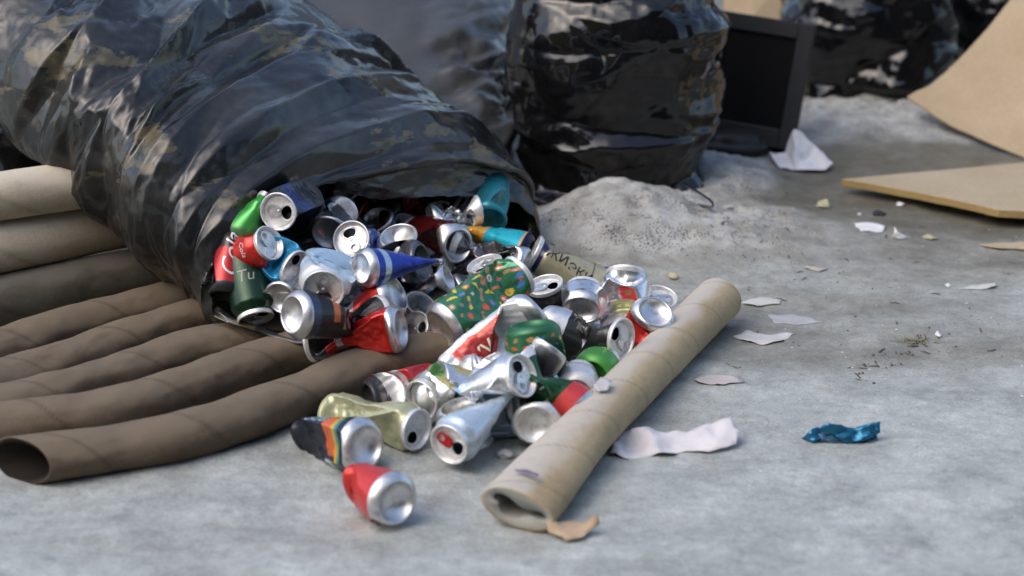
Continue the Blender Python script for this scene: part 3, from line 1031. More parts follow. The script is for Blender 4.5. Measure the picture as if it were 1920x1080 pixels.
# foot behind the lower edge: a neck and an oval base resting on the ice
fc = onground(1383, 290)
V, F = [], []
n_ = 40
for k, (r_, z_) in enumerate([(0.001, .001), (1.0, .001), (1.0, .012), (.94, .016), (.80, .018), (.72, .022), (.70, .032), (.001, .032)]):
    for j in range(n_):
        th = 2 * math.pi * j / n_
        V.append((fc[0] + .062 * r_ * math.cos(th), fc[1] + .035 + .05 * r_ * math.sin(th), fc[2] + z_))
F = grid_faces(8, n_, True)
ft = mesh_obj("foot", V, F, M_PLASTIC)
ft.parent = mon
ft.matrix_parent_inverse = mon.matrix_world.inverted()


def slab(name, label, top, thick_vec, mat, edge_mat, group=None, curve=0.0, seed=0, cat="board"):
    """Board from its face outline (3D) and a thickness vector; face and cut edge are different parts of one mesh."""
    pts = np.array(top, float)
    n = len(pts)
    V = np.vstack([pts, pts + thick_vec])
    F = [tuple(range(n)), tuple(range(2 * n - 1, n - 1, -1))]
    for i in range(n):
        j = (i + 1) % n
        F.append((j, i, i + n, j + n))
    o = mesh_obj(name, V, F, mat, smooth=False)
    o.data.materials.append(edge_mat)
    for p in o.data.polygons:
        if p.index > 1: p.material_index = 1
    bm = bmesh.new(); bm.from_mesh(o.data)
    bmesh.ops.recalc_face_normals(bm, faces=bm.faces)
    bm.to_mesh(o.data); bm.free()
    m = o.modifiers.new("edge", 'BEVEL'); m.width = .0015; m.segments = 2
    return tag(o, label, cat, group)


def wob(pts, n, amp, seed):
    """Densify a closed 3D outline with a slightly uneven edge."""
    out = []
    for i in range(len(pts)):
        a, b = np.array(pts[i]), np.array(pts[(i + 1) % len(pts)])
        for k in range(n):
            p = a + (b - a) * k / n
            out.append(p + amp * vnoise(np.array([p[0] * 40, p[1] * 40, p[2] * 40 + seed])) * np.array([.6, .3, .7]) * (1 if k else 0.3))
    return out


# leaning board at the right: plane through its lower edge on the snow, tipped back
e0, e1_ = atZ(1700, 180, .080), atZ(1920, 296, .010)
dirb = unit(e1_ - e0)
nb_ = unit(np.cross(dirb, unit(np.array([0.25, 0.75, 0.75]))))
if nb_ @ FWD > 0: nb_ = -nb_


def onplane(u, v):
    r = ray(u, v)
    return CAMP + r * (((e0 - CAMP) @ nb_) / (r @ nb_))


lean = [onplane(*p) for p in [(1700, 181), (1780, 235), (1850, 266), (1920, 296), (2060, 352), (2300, 250), (2300, -150), (2050, -200), (1955, -95), (1893, 0), (1852, 52), (1808, 100), (1770, 137), (1742, 160), (1718, 170)]]
slab("particle_board", "light brown board with a curved cut edge leaning at the right above the flat board", wob(lean, 6, .0015, 1), -nb_ * .006, M_BOARD, M_BOARD_EDGE, "scrap boards")
zb = .030
flat = [atZ(*p) for p in [(1578, 335, zb), (1700, 324, zb), (1920, 304, zb), (2250, 275, zb), (2300, 380, zb), (2000, 392, zb), (1935, 396, zb), (1872, 393, zb), (1800, 377, zb), (1690, 355, zb)]]
slab("particle_board", "pale board lying flat on the ice at the right with a chipped front edge", wob(flat, 5, .001, 2), np.array([0, 0, -.014]), M_BOARD_PALE, M_BOARD_EDGE, "scrap boards")
# something low the flat board rests on
t = NT("knotty_wood")
c = t.coord()
gr = t.noise(t.coord((9, 9, 1.2)), 6, 5, 0.6)
k = t.ramp(gr, [(0.3, (0.50, 0.38, 0.23)), (0.7, (0.66, 0.53, 0.36))])
kp = atY(1400, 22, 4.71)
vd = t.n("ShaderNodeVectorMath", operation='DISTANCE')
t.l(c, vd.inputs[0]); vd.inputs[1].default_value = tuple(kp)
dd = t.math('ADD', vd.outputs["Value"], t.math('MULTIPLY', t.noise(c, 30, 3), 0.02))
k = t.mix(t.ramp(dd, [(0.012, (1, 1, 1)), (0.04, (0, 0, 0))]), k, (0.20, 0.10, 0.04))
M_KNOT = t.set(Base_Color=k, Roughness=0.7)
bk = [atY(*p) for p in [(1354, -120, 4.72), (1523, -120, 4.72), (1522, 48, 4.70), (1518, 300, 4.66), (1354, 300, 4.66)]]
bk[3][2] = bk[4][2] = .03
slab("plywood_panel", "pale wood panel with a brown knot standing behind the monitor", bk, np.array([0, .015, 0]), M_KNOT, M_BOARD_EDGE, "scrap boards")


# ---------------------------------------------------------------- crushed drink cans
def C3(r, g, b): return np.array([r, g, b], float)


ALU = (.80, .80, .80, 1.0)


def P_plain(col, metal=.55, neck=0.10, foot=.0):
    """One ink over the whole can, bare metal at the neck."""
    def f(u, t):
        o = np.empty(u.shape + (4,))
        o[:] = (*col, metal)
        return o
    return f


def P_bands(base, metal, *bands):
    """bands: (t0, t1, u0, u1, colour, metal) rectangles on the printed side; u None: all round."""
    def f(u, t):
        o = np.empty(u.shape + (4,))
        o[:] = (*base, metal)
        for t0, t1, u0, u1, c_, m_ in bands:
            k = (t >= t0) & (t <= t1)
            if u0 is not None:
                uu_ = (u - u0) % 1.0
                k &= uu_ <= (u1 - u0)
            o[k] = (*c_, m_)
        return o
    return f


def P_flames(base, metal, col, seed, lo=.2, hi=.8, amount=.25, col2=(.5, .09, .02)):
    def f(u, t):
        o = np.empty(u.shape + (4,))
        o[:] = (*base, metal)
        p = np.stack([np.cos(u * 6.283) * 2.0, np.sin(u * 6.283) * 2.0, t * 2.4], -1)
        q = fbm(p + .5 * fbm(p * 2, 2, seed + 7)[..., None], 4, seed)
        k = (q > .62 - amount) & (t > lo) & (t < hi)
        o[k] = (*col2, .35)
        k = (q > .74 - amount) & (t > lo) & (t < hi)
        o[k] = (*col, .35)
        return o
    return f


def P_doodles(base, seed, n=70, aspect=3.2):
    """Green can strewn with little coloured charms: discs, rings, bananas, dumb-bells."""
    rng = np.random.RandomState(seed)
    pal = [(.62, .17, .06), (.70, .10, .07), (.72, .50, .05), (.75, .62, .10), (.72, .20, .24), (.70, .66, .58), (.62, .28, .10), (.06, .22, .55), (.40, .28, .14), (.66, .13, .06)]
    items = []
    tries = 0
    while len(items) < n and tries < 6000:
        tries += 1
        u, t = rng.rand(), rng.uniform(.03, .97)
        if all(min(abs(u - q[0]), 1 - abs(u - q[0])) ** 2 * 1.0 + ((t - q[1]) / aspect * 2.05) ** 2 > .0046 for q in items):
            items.append((u, t, rng.randint(4), pal[rng.randint(len(pal))], pal[rng.randint(len(pal))], rng.uniform(0, math.pi), rng.uniform(.52, .80)))

    def f(u, t):
        o = np.empty(u.shape + (4,))
        o[:] = (*base, .35)
        g_ = vnoise(np.stack([u * 30, t * 20, 0 * u], -1), seed)
        o[..., :3] *= (1 + .12 * g_)[..., None]
        for (cu, ct, kind, c1, c2, an, sz) in items:
            du = ((u - cu + .5) % 1.0 - .5) * .207          # metres round the can
            dt = (t - ct) * .125
            x, y = du * math.cos(an) + dt * math.sin(an), -du * math.sin(an) + dt * math.cos(an)
            x, y = x / sz, y / sz
            r = np.hypot(x, y)
            if kind == 0:
                o[r < .0075] = (*c1, .2); o[r < .0035] = (*c2, .2)
            elif kind == 1:
                o[np.abs(np.hypot(x, y + .010) - .011) + (y < -.003) < .0032] = (.74, .56, .07, .2)
            elif kind == 2:
                k = (np.abs(y) < .0022) & (np.abs(x) < .008)
                o[k] = (.62, .16, .16, .2)
                for s_ in (-1, 1): o[np.hypot(x - s_ * .008, y) < .0042] = (*c2, .2)
            else:
                o[np.hypot(x, y * 1.7) < .0065] = (*c1, .2)
                o[np.hypot(x - .003, y * 1.7 + .003) < .003] = (*c2, .2)
        return o
    return f


def rot_to(v_from, v_to):
    return Vector(v_from).rotation_difference(Vector(v_to)).to_matrix()


class Deform:
    def __init__(s, L, R, pinch, bend, dents, seed, dent_depth, squash):
        s.L, s.R, s.pinch, s.bend, s.squash = L, R, pinch, bend, squash
        rng = np.random.RandomState(seed)
        s.planes = []
        for k in range(dents):
            th = rng.uniform(0, 6.283)
            tz = rng.uniform(.22, .78)
            tilt = rng.uniform(-.75, .75)
            n = np.array([math.cos(th) * math.cos(tilt), math.sin(th) * math.cos(tilt), math.sin(tilt)])
            p = np.array([math.cos(th) * R, math.sin(th) * R, tz * L]) - n * R * rng.uniform(.12, dent_depth)
            s.planes.append((n, p @ n, rng.uniform(1.15, 1.85)))

    def __call__(s, V):
        V = np.array(V, float)
        L, R = s.L, s.R
        t = V[:, 2] / L
        env = sstep(.02, .17, t) * sstep(.02, .17, 1 - t)
        for n, d, k in s.planes:
            h = np.clip(V @ n - d, 0, None)
            V = V - (k * h * env)[:, None] * n
        for t0, wd, am, ang in s.pinch:
            if t0 > 1:
                k = am * sstep(.06, 1.0 * wd, t)
            else:
                k = am * np.exp(-np.abs((t - t0) / wd) ** 1.7) * sstep(-.02, .12, t) * sstep(-.02, .12, 1 - t)
            c, q = math.cos(ang), math.sin(ang)
            a = V[:, 0] * c + V[:, 1] * q
            b = -V[:, 0] * q + V[:, 1] * c
            rest = np.sign(a) * np.minimum(np.abs(a), .0016)
            a = a * (1 - k) + rest * k
            b = b * (1 + .42 * k)
            V[:, 0], V[:, 1] = a * c - b * q, a * q + b * c
        if s.squash:
            kx, ky = s.squash
            V[:, 0] *= kx; V[:, 1] *= ky
        for t0, wd, an, dr in s.bend:
            zs = np.linspace(0, 1, 200)
            al = an * sstep(t0 - wd, t0 + wd, zs)
            cx = np.concatenate([[0], np.cumsum(np.sin(al[:-1]) * L / 199)])
            cz = np.concatenate([[0], np.cumsum(np.cos(al[:-1]) * L / 199)])
            tt = np.clip(V[:, 2] / L, 0, 1)
            ex = V[:, 2] - tt * L
            A_ = np.interp(tt, zs, al); X_ = np.interp(tt, zs, cx); Z_ = np.interp(tt, zs, cz)
            c, q = math.cos(dr), math.sin(dr)
            a = V[:, 0] * c + V[:, 1] * q
            b = -V[:, 0] * q + V[:, 1] * c
            a2 = X_ + a * np.cos(A_) + ex * np.sin(A_)
            z2 = Z_ - a * np.sin(A_) + ex * np.cos(A_)
            V = np.stack([a2 * c - b * q, a2 * q + b * c, z2], 1)
        return V


def lathe(prof, n):
    V = []
    for r, z in prof:
        for j in range(n):
            th = 2 * math.pi * j / n
            V.append((r * math.cos(th), r * math.sin(th), z))
    return V, grid_faces(len(prof), n, True)


LID_RIM = [(.0268, .0062), (.0272, .0030), (.0276, .0008), (.0270, -.0006), (.0258, -.0008), (.0248, .0004), (.0240, .0030), (.0236, .0058), (.0230, .0066), (.0222, .0058), (.0215, .0050)]
BASE = [(.0331, .0125), (.0328, .0098), (.0316, .0070), (.0296, .0042), (.0272, .0018), (.0255, .0004), (.0246, .0), (.0237, .0005), (.0228, .0024), (.0215, .0050),
        (.0192, .0074), (.0160, .0093), (.0120, .0108), (.0075, .0116), (.003, .0119), (.0004, .012)]


def hole_outline(n=26):
    """Opening of the lid: a rounded mouth towards +x."""
    out = []
    for k in range(n):
        th = 2 * math.pi * k / n
        out.append((.0112 + .0078 * math.cos(th), .0096 * math.sin(th) * (1 + .12 * math.cos(th))))
    return out


def build_lid(parent, df, place, ang, tab_mat, flipz, L, sc, is_open=True, tab=True, lid_mat=None):
    ca, sa = math.cos(ang), math.sin(ang)

    def fin(V):
        V = np.array(V, float)
        V = np.stack([(V[:, 0] * ca - V[:, 1] * sa) * sc, (V[:, 0] * sa + V[:, 1] * ca) * sc, V[:, 2]], 1)
        if flipz: V[:, 2] = L - V[:, 2]
        return place(df(V))
    n = 48
    V, F = lathe(LID_RIM, n)
    pts = [Vector((.0215 * math.cos(2 * math.pi * j / n), .0215 * math.sin(2 * math.pi * j / n))) for j in range(n)]
    hol = [Vector(p) for p in hole_outline()]
    allp = pts + hol
    rng = random.Random(3)
    for k in range(90):
        r_, th = .0205 * math.sqrt(rng.random()), rng.random() * 6.283
        p = Vector((r_ * math.cos(th), r_ * math.sin(th)))
        if ((p.x - .0112) / .0088) ** 2 + (p.y / .0108) ** 2 > 1: allp.append(p)
    o0 = len(V)
    face_loops = [list(range(n))]
    if is_open:
        edges = [(n + k, n + (k + 1) % len(hol)) for k in range(len(hol))]
    else:
        edges = []
    vo_, ed, fa, ov, *_ = geometry.delaunay_2d_cdt(allp, edges, face_loops, 1, 1e-8)
    for p in vo_:
        dish = -.0006 * (1 - min(1, (p.length / .017) ** 4))
        V.append((p.x, p.y, .0050 - dish * 0 + (.0007 if p.length < .0185 else 0)))
    for f in fa:
        cx = sum(vo_[i].x for i in f) / len(f); cy = sum(vo_[i].y for i in f) / len(f)
        if is_open and ((cx - .0112) / .0078) ** 2 + (cy / (.0096 * (1 + .12 * max(-1, min(1, (cx - .0112) / .0078))))) ** 2 < .96: continue
        F.append(tuple(o0 + i for i in f))
    lid = mesh_obj("lid", fin(V), F, lid_mat or M_LID, parent)
    # raised bead round the opening
    ho = np.array(hole_outline(30))
    c_ = ho.mean(0)
    bead = [((p - c_) * 1.22 + c_) for p in ho]
    V, F = [], []
    for k, p in enumerate(bead):
        d = unit(np.append(p - c_, 0))
        for j in range(6):
            th = 2 * math.pi * j / 6
            V.append((p[0] + d[0] * .0007 * math.cos(th), p[1] + d[1] * .0007 * math.cos(th), .0054 + .0007 * math.sin(th)))
    m = len(bead)
    F = [(k * 6 + j, k * 6 + (j + 1) % 6, ((k + 1) % m) * 6 + (j + 1) % 6, ((k + 1) % m) * 6 + j) for k in range(m) for j in range(6)]
    mesh_obj("bead", fin(V), F, lid_mat or M_LID, lid)
    if tab:
        # stadium-shaped pull tab with a finger hole, riveted at the middle of the lid
        out, inn = [], []
        for k in range(28):
            th = 2 * math.pi * k / 28
            x = -.0078 + (.0118 if math.cos(th) > 0 else .0122) * np.sign(math.cos(th)) * abs(math.cos(th)) ** .75
            out.append((x, .0084 * np.sign(math.sin(th)) * abs(math.sin(th)) ** .75))
        for k in range(16):
            th = 2 * math.pi * k / 16
            inn.append((-.0128 + .0046 * math.cos(th), .0050 * math.sin(th)))
        ap = [Vector(p) for p in out + inn]
        vo_, ed, fa, *_ = geometry.delaunay_2d_cdt(ap, [(28 + k, 28 + (k + 1) % 16) for k in range(16)], [list(range(28))], 1, 1e-8)
        V, F = [], []
        m = len(vo_)
        for zz in (.0034, .0024):
            for p in vo_: V.append((p.x, p.y, zz - .0005 * (p.x < -.008)))
        ec = {}
        for f in fa:
            cx = sum(vo_[i].x for i in f) / len(f); cy = sum(vo_[i].y for i in f) / len(f)
            if ((cx + .0128) / .0046) ** 2 + (cy / .0050) ** 2 < .95: continue
            F.append(tuple(f)); F.append(tuple(i + m for i in f[::-1]))
            for a_, b_ in zip(f, f[1:] + f[:1]): ec[(a_, b_)] = 1
        for a_, b_ in ec:
            if (b_, a_) not in ec: F.append((b_, a_, a_ + m, b_ + m))
        Vr, Fr = lathe([(.0026, .0046), (.0026, .0016), (.0018, .0011), (.0002, .0011)], 12)
        o0 = len(V)
        V += Vr; F += [tuple(i + o0 for i in f) for f in Fr]
        mesh_obj("pull_tab", fin(V), F, tab_mat or M_ALU, lid, smooth=False)
    return lid


def lettering(text, parent, df, place, L, R, u0, t0, size, mat, along='t', flip=False, shear=0.0, bold=.0):
    """Words printed on the can's side, wrapped on it and crushed with it."""
    cu = bpy.data.curves.new("lettering", 'FONT')
    cu.body = text; cu.size = 1.0; cu.align_x = 'CENTER'; cu.align_y = 'CENTER'; cu.shear = shear; cu.offset = bold; cu.resolution_u = 4
    ob = bpy.data.objects.new("lettering", cu)
    COL.objects.link(ob)
    bpy.context.view_layer.update()
    me = bpy.data.meshes.new_from_object(ob.evaluated_get(bpy.context.evaluated_depsgraph_get()))
    bpy.data.objects.remove(ob); bpy.data.curves.remove(cu)
    bm = bmesh.new(); bm.from_mesh(me)
    bmesh.ops.triangulate(bm, faces=bm.faces)
    for _ in range(2): bmesh.ops.subdivide_edges(bm, edges=[e for e in bm.edges if e.calc_length() * size > .0022], cuts=1)
    bmesh.ops.triangulate(bm, faces=bm.faces)
    V = np.array([v.co[:] for v in bm.verts]) * size
    F = [tuple(v.index for v in f.verts) for f in bm.faces]
    bm.free(); bpy.data.meshes.remove(me)
    x, y = V[:, 0], V[:, 1]
    if flip: x, y = -x, -y
    if along == 't': tt, uu_ = t0 + x / L, u0 - y / (2 * math.pi * R)
    else: tt, uu_ = t0 + y / L, u0 + x / (2 * math.pi * R)
    th = uu_ * 2 * math.pi
    W = np.stack([(R + .0006) * np.cos(th), (R + .0006) * np.sin(th), tt * L], 1)
    return mesh_obj("lettering", place(df(W)), F, mat, parent, smooth=False)


GROUP = "crushed drink cans spilled from the torn bag"


def can(label, px, py, z, a, phi, end='base', L=.115, sc=1.0, print_=None, open_dir=0, pinch=(), bend=(), dents=5, seed=1, depth=.5, squash=None,
        tab_mat=None, text=(), hi=False, Y=None, is_open=True, name="drink_can", tab=True, cat="drink can", foot_mat=None, group=GROUP, lid_mat=None):
    """(px, py, z): where the middle of the end we see is. a, phi: how that end is turned. The can runs from that end into the pile."""
    R = .033 * sc
    E = atY(px, py, Y) if Y else atZ(px, py, z)
    view = unit(E - CAMP)
    rx = unit(np.cross(view, [0, 0, 1.0])); uy = np.cross(rx, view)
    s_ = math.sqrt(max(0, 1 - a * a)); ph = math.radians(phi)
    d = unit(rx * s_ * math.cos(ph) + uy * s_ * math.sin(ph) + view * a)
    e1 = np.cross(d, view)
    e1 = unit(e1) if np.linalg.norm(e1) > .05 else rx
    e2 = np.cross(d, e1)
    B = np.stack([e1, e2, d], 1)
    df = Deform(L, R, pinch, bend, dents, seed, depth, squash)
    root = empty(name, tuple(E))
    tag(root, label, cat, group)
    place = lambda V: np.asarray(V) @ B.T
    od = rx * math.cos(math.radians(open_dir)) + uy * math.sin(math.radians(open_dir))
    ang = math.atan2(od @ e2, od @ e1)
    nt, na = (110, 150) if hi else (64, 72)
    zb = .0125
    zl = .0060
    za, zz = (zb, zl) if end == 'base' else (zl, zb)
    tz = np.linspace(za, L - zz, nt)

    def rad(zv):
        dist_lid = (L - zv) if end == 'base' else zv
        return .0268 * sc + (.0331 * sc - .0268 * sc) * sstep(.0055, .020, dist_lid)
    th = np.arange(na) / na * 2 * math.pi
    rr = rad(tz)[:, None]
    V = np.stack([rr * np.cos(th), rr * np.sin(th), tz[:, None] + 0 * th[None]], -1).reshape(-1, 3)
    uu_ = np.tile(np.arange(na) / na, nt)
    tt = np.repeat((tz - za) / (L - za - zz), na)
    col = (print_ or P_plain((.8, .8, .8), 1.0))(uu_, tt)
    X = df(V)
    # small crinkles where the side has been crushed
    dv = np.linalg.norm(X - V, axis=1)
    X = X + (V * np.array([1, 1, 0]) / R) * (.0018 * fbm(V * 95, 2, seed + 50) * sstep(.002, .012, dv))[:, None]
    body = mesh_obj("body", place(X), grid_faces(nt, na, True), M_PRINT, root, attrs={"print": col})
    Vb, Fb = lathe(BASE, 48)

    def base_at(flip):
        W = np.array(Vb) * np.array([sc, sc, 1])
        if flip: W[:, 2] = L - W[:, 2]
        return mesh_obj("base", place(df(W)), Fb, foot_mat or M_ALU, root)
    if end == 'base':
        base_at(False)
        build_lid(root, df, place, ang, tab_mat, True, L, sc, is_open, tab, lid_mat)
    else:
        build_lid(root, df, place, ang, tab_mat, False, L, sc, is_open, tab, lid_mat)
        base_at(True)
    for tx in text:
        lettering(tx[0], root, df, place, L, R, *tx[1:])
    return root


H = math.pi / 2
RED = (.56, .028, .022)
pr = P_plain
# ---- inside the mouth, left side
can("white-lidded can with a dark blue side, uppermost at the left of the bag mouth", 521, 397, .218, .90, 20, 'lid', .10, 1.0, P_bands((.02, .022, .03), .3, (.25, .6, None, 0, (.03, .045, .16), .5)), open_dir=-8, dents=2, seed=11, foot_mat=plain("dark_foot_metal", (.05, .05, .06), .3, .6))
can("dark can tucked behind the white-lidded can at the top left of the mouth", 556, 378, .19, .8, 20, 'base', .135, 1.0, pr((.02, .02, .025), .4), dents=4, seed=12, foot_mat=plain("dark_grey_foot", (.04, .04, .045), .3, .6))
can("bright green crumpled can squeezed against the left lip of the bag", 445, 450, .172, .25, 56, 'base', .075, .78, pr((.05, .32, .06), .35), pinch=[(1.1, 1.0, .6, 0)], dents=1, seed=13, foot_mat=plain("green_tin_foot", (.10, .26, .10), .35, .5))
can("dark cola can with a red lower half and white script at the bag's left lip", 420, 556, .105, .35, 80, 'base', .098, .82, P_bands((.035, .022, .02), .25, (0.02, .66, .0, 1.0, (.45, .02, .02), .40), (0, .03, None, 0, (.03, .03, .03), .2)), pinch=[(.8, .3, .35, 0)], dents=3, seed=14, depth=.45, text=[("Cola", .27, .52, .034, M_WHITE_INK, 't', False, .45)], foot_mat=M_PLASTIC)
can("red can with a dull grey lid turned to the right, under the white-lidded can", 506, 455, .180, .70, 205, 'lid', .10, .92, P_bands(RED, .5, (.55, 1, None, 0, (.05, .06, .04), .3)), open_dir=-60, dents=2, seed=15, text=[("Cola", .3, .26, .012, M_WHITE_INK, 'u', True, .3)], is_open=False)
can("grey crushed can deep between the white-lidded can and the blue one", 580, 470, .115, .5, 110, 'base', .10, .95, pr((.16, .17, .18), .7), dents=5, seed=16, foot_mat=plain("shaded_foot", (.2, .2, .21), .35, .8))  # dark base colour stands for the shade inside the bag
can("bright blue can with a dark open end below the red grey-lidded can", 553, 503, .145, .62, 150, 'lid', .10, .98, pr((.03, .27, .50), .35), open_dir=60, dents=2, seed=17, tab=False, squash=(1.0, .85))
can("dark green can with pale writing hanging over the lower left lip", 480, 598, .078, .35, 100, 'lid', .10, .95, pr((.008, .035, .016), .45), dents=3, seed=18, text=[("Tu", .24, .55, .024, M_PALE_INK, 'u', False, .2)], foot_mat=plain("green_foot", (.01, .05, .02), .3, .6))
can("white can whose pale hollow base peeps out left of the orange-flamed can", 526, 560, .110, .78, 40, 'base', .10, .92, pr((.6, .62, .65), .6), dents=4, seed=19)
can("black can with orange flames and a silver base facing left, on the brown tubes", 547, 590, .128, .60, -2, 'base', .15, 1.0, P_bands((.012, .012, .014), .15, (.26, .34, .10, .30, (.55, .14, .03), .2), (.34, .40, .06, .16, (.5, .10, .03), .2), (.40, .46, .2, .36, (.35, .30, .12), .3), (.56, .66, .12, .36, (.45, .47, .5), .5), (.66, .80, .18, .34, (.5, .16, .10), .2), (.0, .10, None, 0, (.05, .07, .11), .5)), dents=5, seed=20, depth=.4)
can("red and black can crushed to a waist, silver base facing right, on the brown tubes", 753, 615, .092, .34, 188, 'base', .135, 1.02, P_bands(RED, .6, (.56, .64, None, 0, (.60, .58, .55), .6), (.78, 1, None, 0, (.02, .02, .022), .4), (.66, .72, .3, .7, (.3, .33, .37), .6)), pinch=[(.58, .26, .66, 0)], dents=2, seed=22, depth=.35)
can("red can with a silver rim facing right, lying above the red and black one", 745, 548, .112, .40, 205, 'base', .09, 1.02, P_bands(RED, .55, (.6, .75, None, 0, (.55, .5, .48), .6)), pinch=[(1.1, 1.0, .7, 0)], dents=1, seed=23)
can("white can with its tab up and a pale blue crumpled side, left of the middle", 606, 545, .150, .92, 75, 'lid', .12, 1.06, P_bands((.42, .58, .72), .30, (0, .3, None, 0, (.66, .68, .70), .4)), open_dir=-90, dents=5, seed=24, depth=.5, pinch=[(1.1, 1.0, .55, H)], foot_mat=plain("pale_blue_foot", (.42, .58, .72), .35, .4))
can("white-lidded can with a half-moon opening, in the middle of the mouth", 658, 448, .160, .93, -38, 'lid', .115, 1.0, P_bands((.5, .56, .64), .6, (.4, .7, None, 0, (.12, .2, .5), .5)), open_dir=112, dents=3, seed=25)
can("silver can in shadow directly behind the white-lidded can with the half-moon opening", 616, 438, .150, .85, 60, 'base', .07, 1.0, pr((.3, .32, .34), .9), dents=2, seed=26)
can("can with a shallow silver base turned upward, in the middle of the mouth", 746, 441, .150, .62, -75, 'base', .10, 1.05, P_bands((.10, .10, .22), .5), dents=3, seed=27)
can("royal blue can pinched to a wedge with its silver base facing left", 676, 503, .152, .58, 4, 'base', .12, .86, P_bands((.03, .06, .36), .55, (.10, .2, None, 0, (.5, .62, .7), .7)), pinch=[(1.1, 1.0, .9, 0)], dents=0, seed=28)
can("navy and grey can at the tip of the royal blue wedge, rim facing right", 792, 492, .125, .45, 186, 'base', .10, 1.06, P_bands((.05, .055, .065), .5, (.0, .45, .85, 1.25, (.035, .03, .16), .5)), dents=3, seed=29, foot_mat=plain("smoky_foot", (.12, .13, .14), .3, .6))
can("red and yellow patterned can deep in the dark of the bag", 680, 408, .12, .2, 160, 'base', .10, 1, P_flames((.42, .03, .02), .3, (.45, .38, .03), 8, 0, 1, .30, (.05, .16, .04)), dents=5, seed=30, foot_mat=plain("deep_foot", (.2, .04, .03), .4, .5))  # base colour darkened for the gloom deep in the bag
can("black and yellow can deep in the bag behind the silver upturned base", 735, 420, .105, .3, 140, 'base', .09, 1, P_flames((.02, .02, .02), .3, (.40, .38, .05), 15, 0, 1, .18, (.35, .33, .04)), dents=4, seed=31, foot_mat=plain("deep_black_foot", (.03, .03, .03), .4, .5))  # base painted near black for the shade at this depth
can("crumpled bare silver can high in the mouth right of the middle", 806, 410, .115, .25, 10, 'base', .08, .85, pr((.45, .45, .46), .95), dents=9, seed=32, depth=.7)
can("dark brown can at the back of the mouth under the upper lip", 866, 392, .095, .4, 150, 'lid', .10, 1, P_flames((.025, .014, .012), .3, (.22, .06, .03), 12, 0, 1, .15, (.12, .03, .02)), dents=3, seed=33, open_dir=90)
can("dark red can with a bright silver base facing out at the right of the mouth", 860, 461, .100, .78, 165, 'base', .115, 1.0, P_bands((.10, .008, .008), .45), dents=3, seed=34)
can("teal can with a rounded smooth end at the right end of the mouth", 918, 415, .095, .80, 90, 'base', .12, .98, pr((.03, .24, .30), .35), dents=1, seed=35, foot_mat=plain("teal_foot", (.03, .25, .31), .3, .35))
can("turquoise can with an orange tip, pinched to a fan", 992, 476, .062, .18, 158, 'base', .11, .95, P_bands((.02, .46, .55), .35, (.62, .95, None, 0, (.72, .33, .04), .2), (0, .04, None, 0, (.6, .35, .2), .3)), pinch=[(1.1, 1.1, .9, 0)], dents=0, seed=36, foot_mat=plain("navy_foot", (.01, .012, .05), .35, .4))
can("cream can with dark capital letters and a navy band, right of the turquoise can", 1000, 472, .075, .12, -26, 'lid', .150, 1.0, P_bands((.40, .37, .24), .25, (.0, .06, None, 0, (.012, .015, .06), .3), (.88, .97, None, 0, (.03, .1, .42), .4), (.66, .68, None, 0, (.08, .06, .04), .3)), pinch=[(.62, .25, .25, .4)], dents=2, depth=.3, seed=37, text=[("ЖИ", .20, .22, .022, M_DARK_INK, 't', False, 0, .01), ("ЭКИ", .22, .50, .020, M_DARK_INK, 't', False, 0, .01)])
can("can with a white rim and turquoise edge, half hidden behind the big green can", 908, 494, .085, .42, -70, 'lid', .115, 1.02, P_bands((.25, .26, .28), .6, (0, .2, None, 0, (.05, .38, .48), .4)), open_dir=-90, dents=5, seed=38)
can("clear silver crumpled can left of the big green can", 842, 522, .085, .3, 200, 'base', .10, .8, pr((.62, .64, .66), .95), dents=10, seed=39, depth=.7)
can("grey dented can between the big green can and the cream can", 985, 500, .07, .2, 160, 'base', .115, 1, pr((.14, .14, .145), .8), dents=8, seed=40)
# ---- the right-hand spill
can("big green can strewn with fruit and charms, its dark base facing lower left", 826, 618, .078, .42, 34, 'base', .150, 1.12, P_doodles((.035, .175, .085), 4, 130), dents=1, seed=41, depth=.2, hi=True)
can("green fruit-patterned can crushed short, below the big one", 996, 606, .124, .15, -82, 'base', .12, 1.12, P_doodles((.035, .175, .08), 14, 120), dents=2, seed=42, depth=.25, hi=True, pinch=[(.55, .35, .25, H)], foot_mat=plain("deep_green_foot", (.03, .15, .065), .35, .4))
can("white crushed can with a red label and dark block letters", 1008, 578, .118, -.12, 222, 'base', .165, .98, P_bands((.62, .64, .66), .35, (.22, .80, .12, .40, (.62, .05, .03), .2), (.24, .78, .17, .35, (.30, .02, .02), .2), (.20, .22, .12, .40, (.70, .38, .06), .2)), pinch=[(.68, .45, .62, H)], dents=2, seed=43, text=[("EXVAR", .26, .52, .026, M_CREAM_INK, 't', True, 0, .015)])
can("black can with a white lid and small red flame beside the oval silver base", 1021, 533, .080, .50, -74, 'lid', .115, 1.0, P_flames((.014, .013, .015), .35, (.6, .22, .03), 23, .35, 1, .12, (.5, .04, .02)), open_dir=5, dents=4, seed=44)
can("silver can with its oval base facing the viewer, beside the black flame can", 1090, 582, .072, .86, 80, 'base', .06, 1.0, pr((.74, .75, .77), .95), dents=2, seed=45, squash=(1.05, .82))
can("large silver can with a red square label standing crumpled at the right of the heap", 1176, 512, .108, -.40, -95, 'lid', .100, 1.1, P_bands((.76, .77, .79), .95, (.42, .72, .20, .33, (.62, .06, .07), .2), (.52, .60, .24, .28, (.15, .3, .08), .2), (.74, .98, .16, .4, (.42, .46, .22), .35)), dents=4, seed=47, depth=.42)
can("red can with a bright silver base turned up, leaning on the beige tube", 1229, 584, .085, .74, -118, 'base', .115, 1.0, pr(RED, .45), dents=3, seed=47)
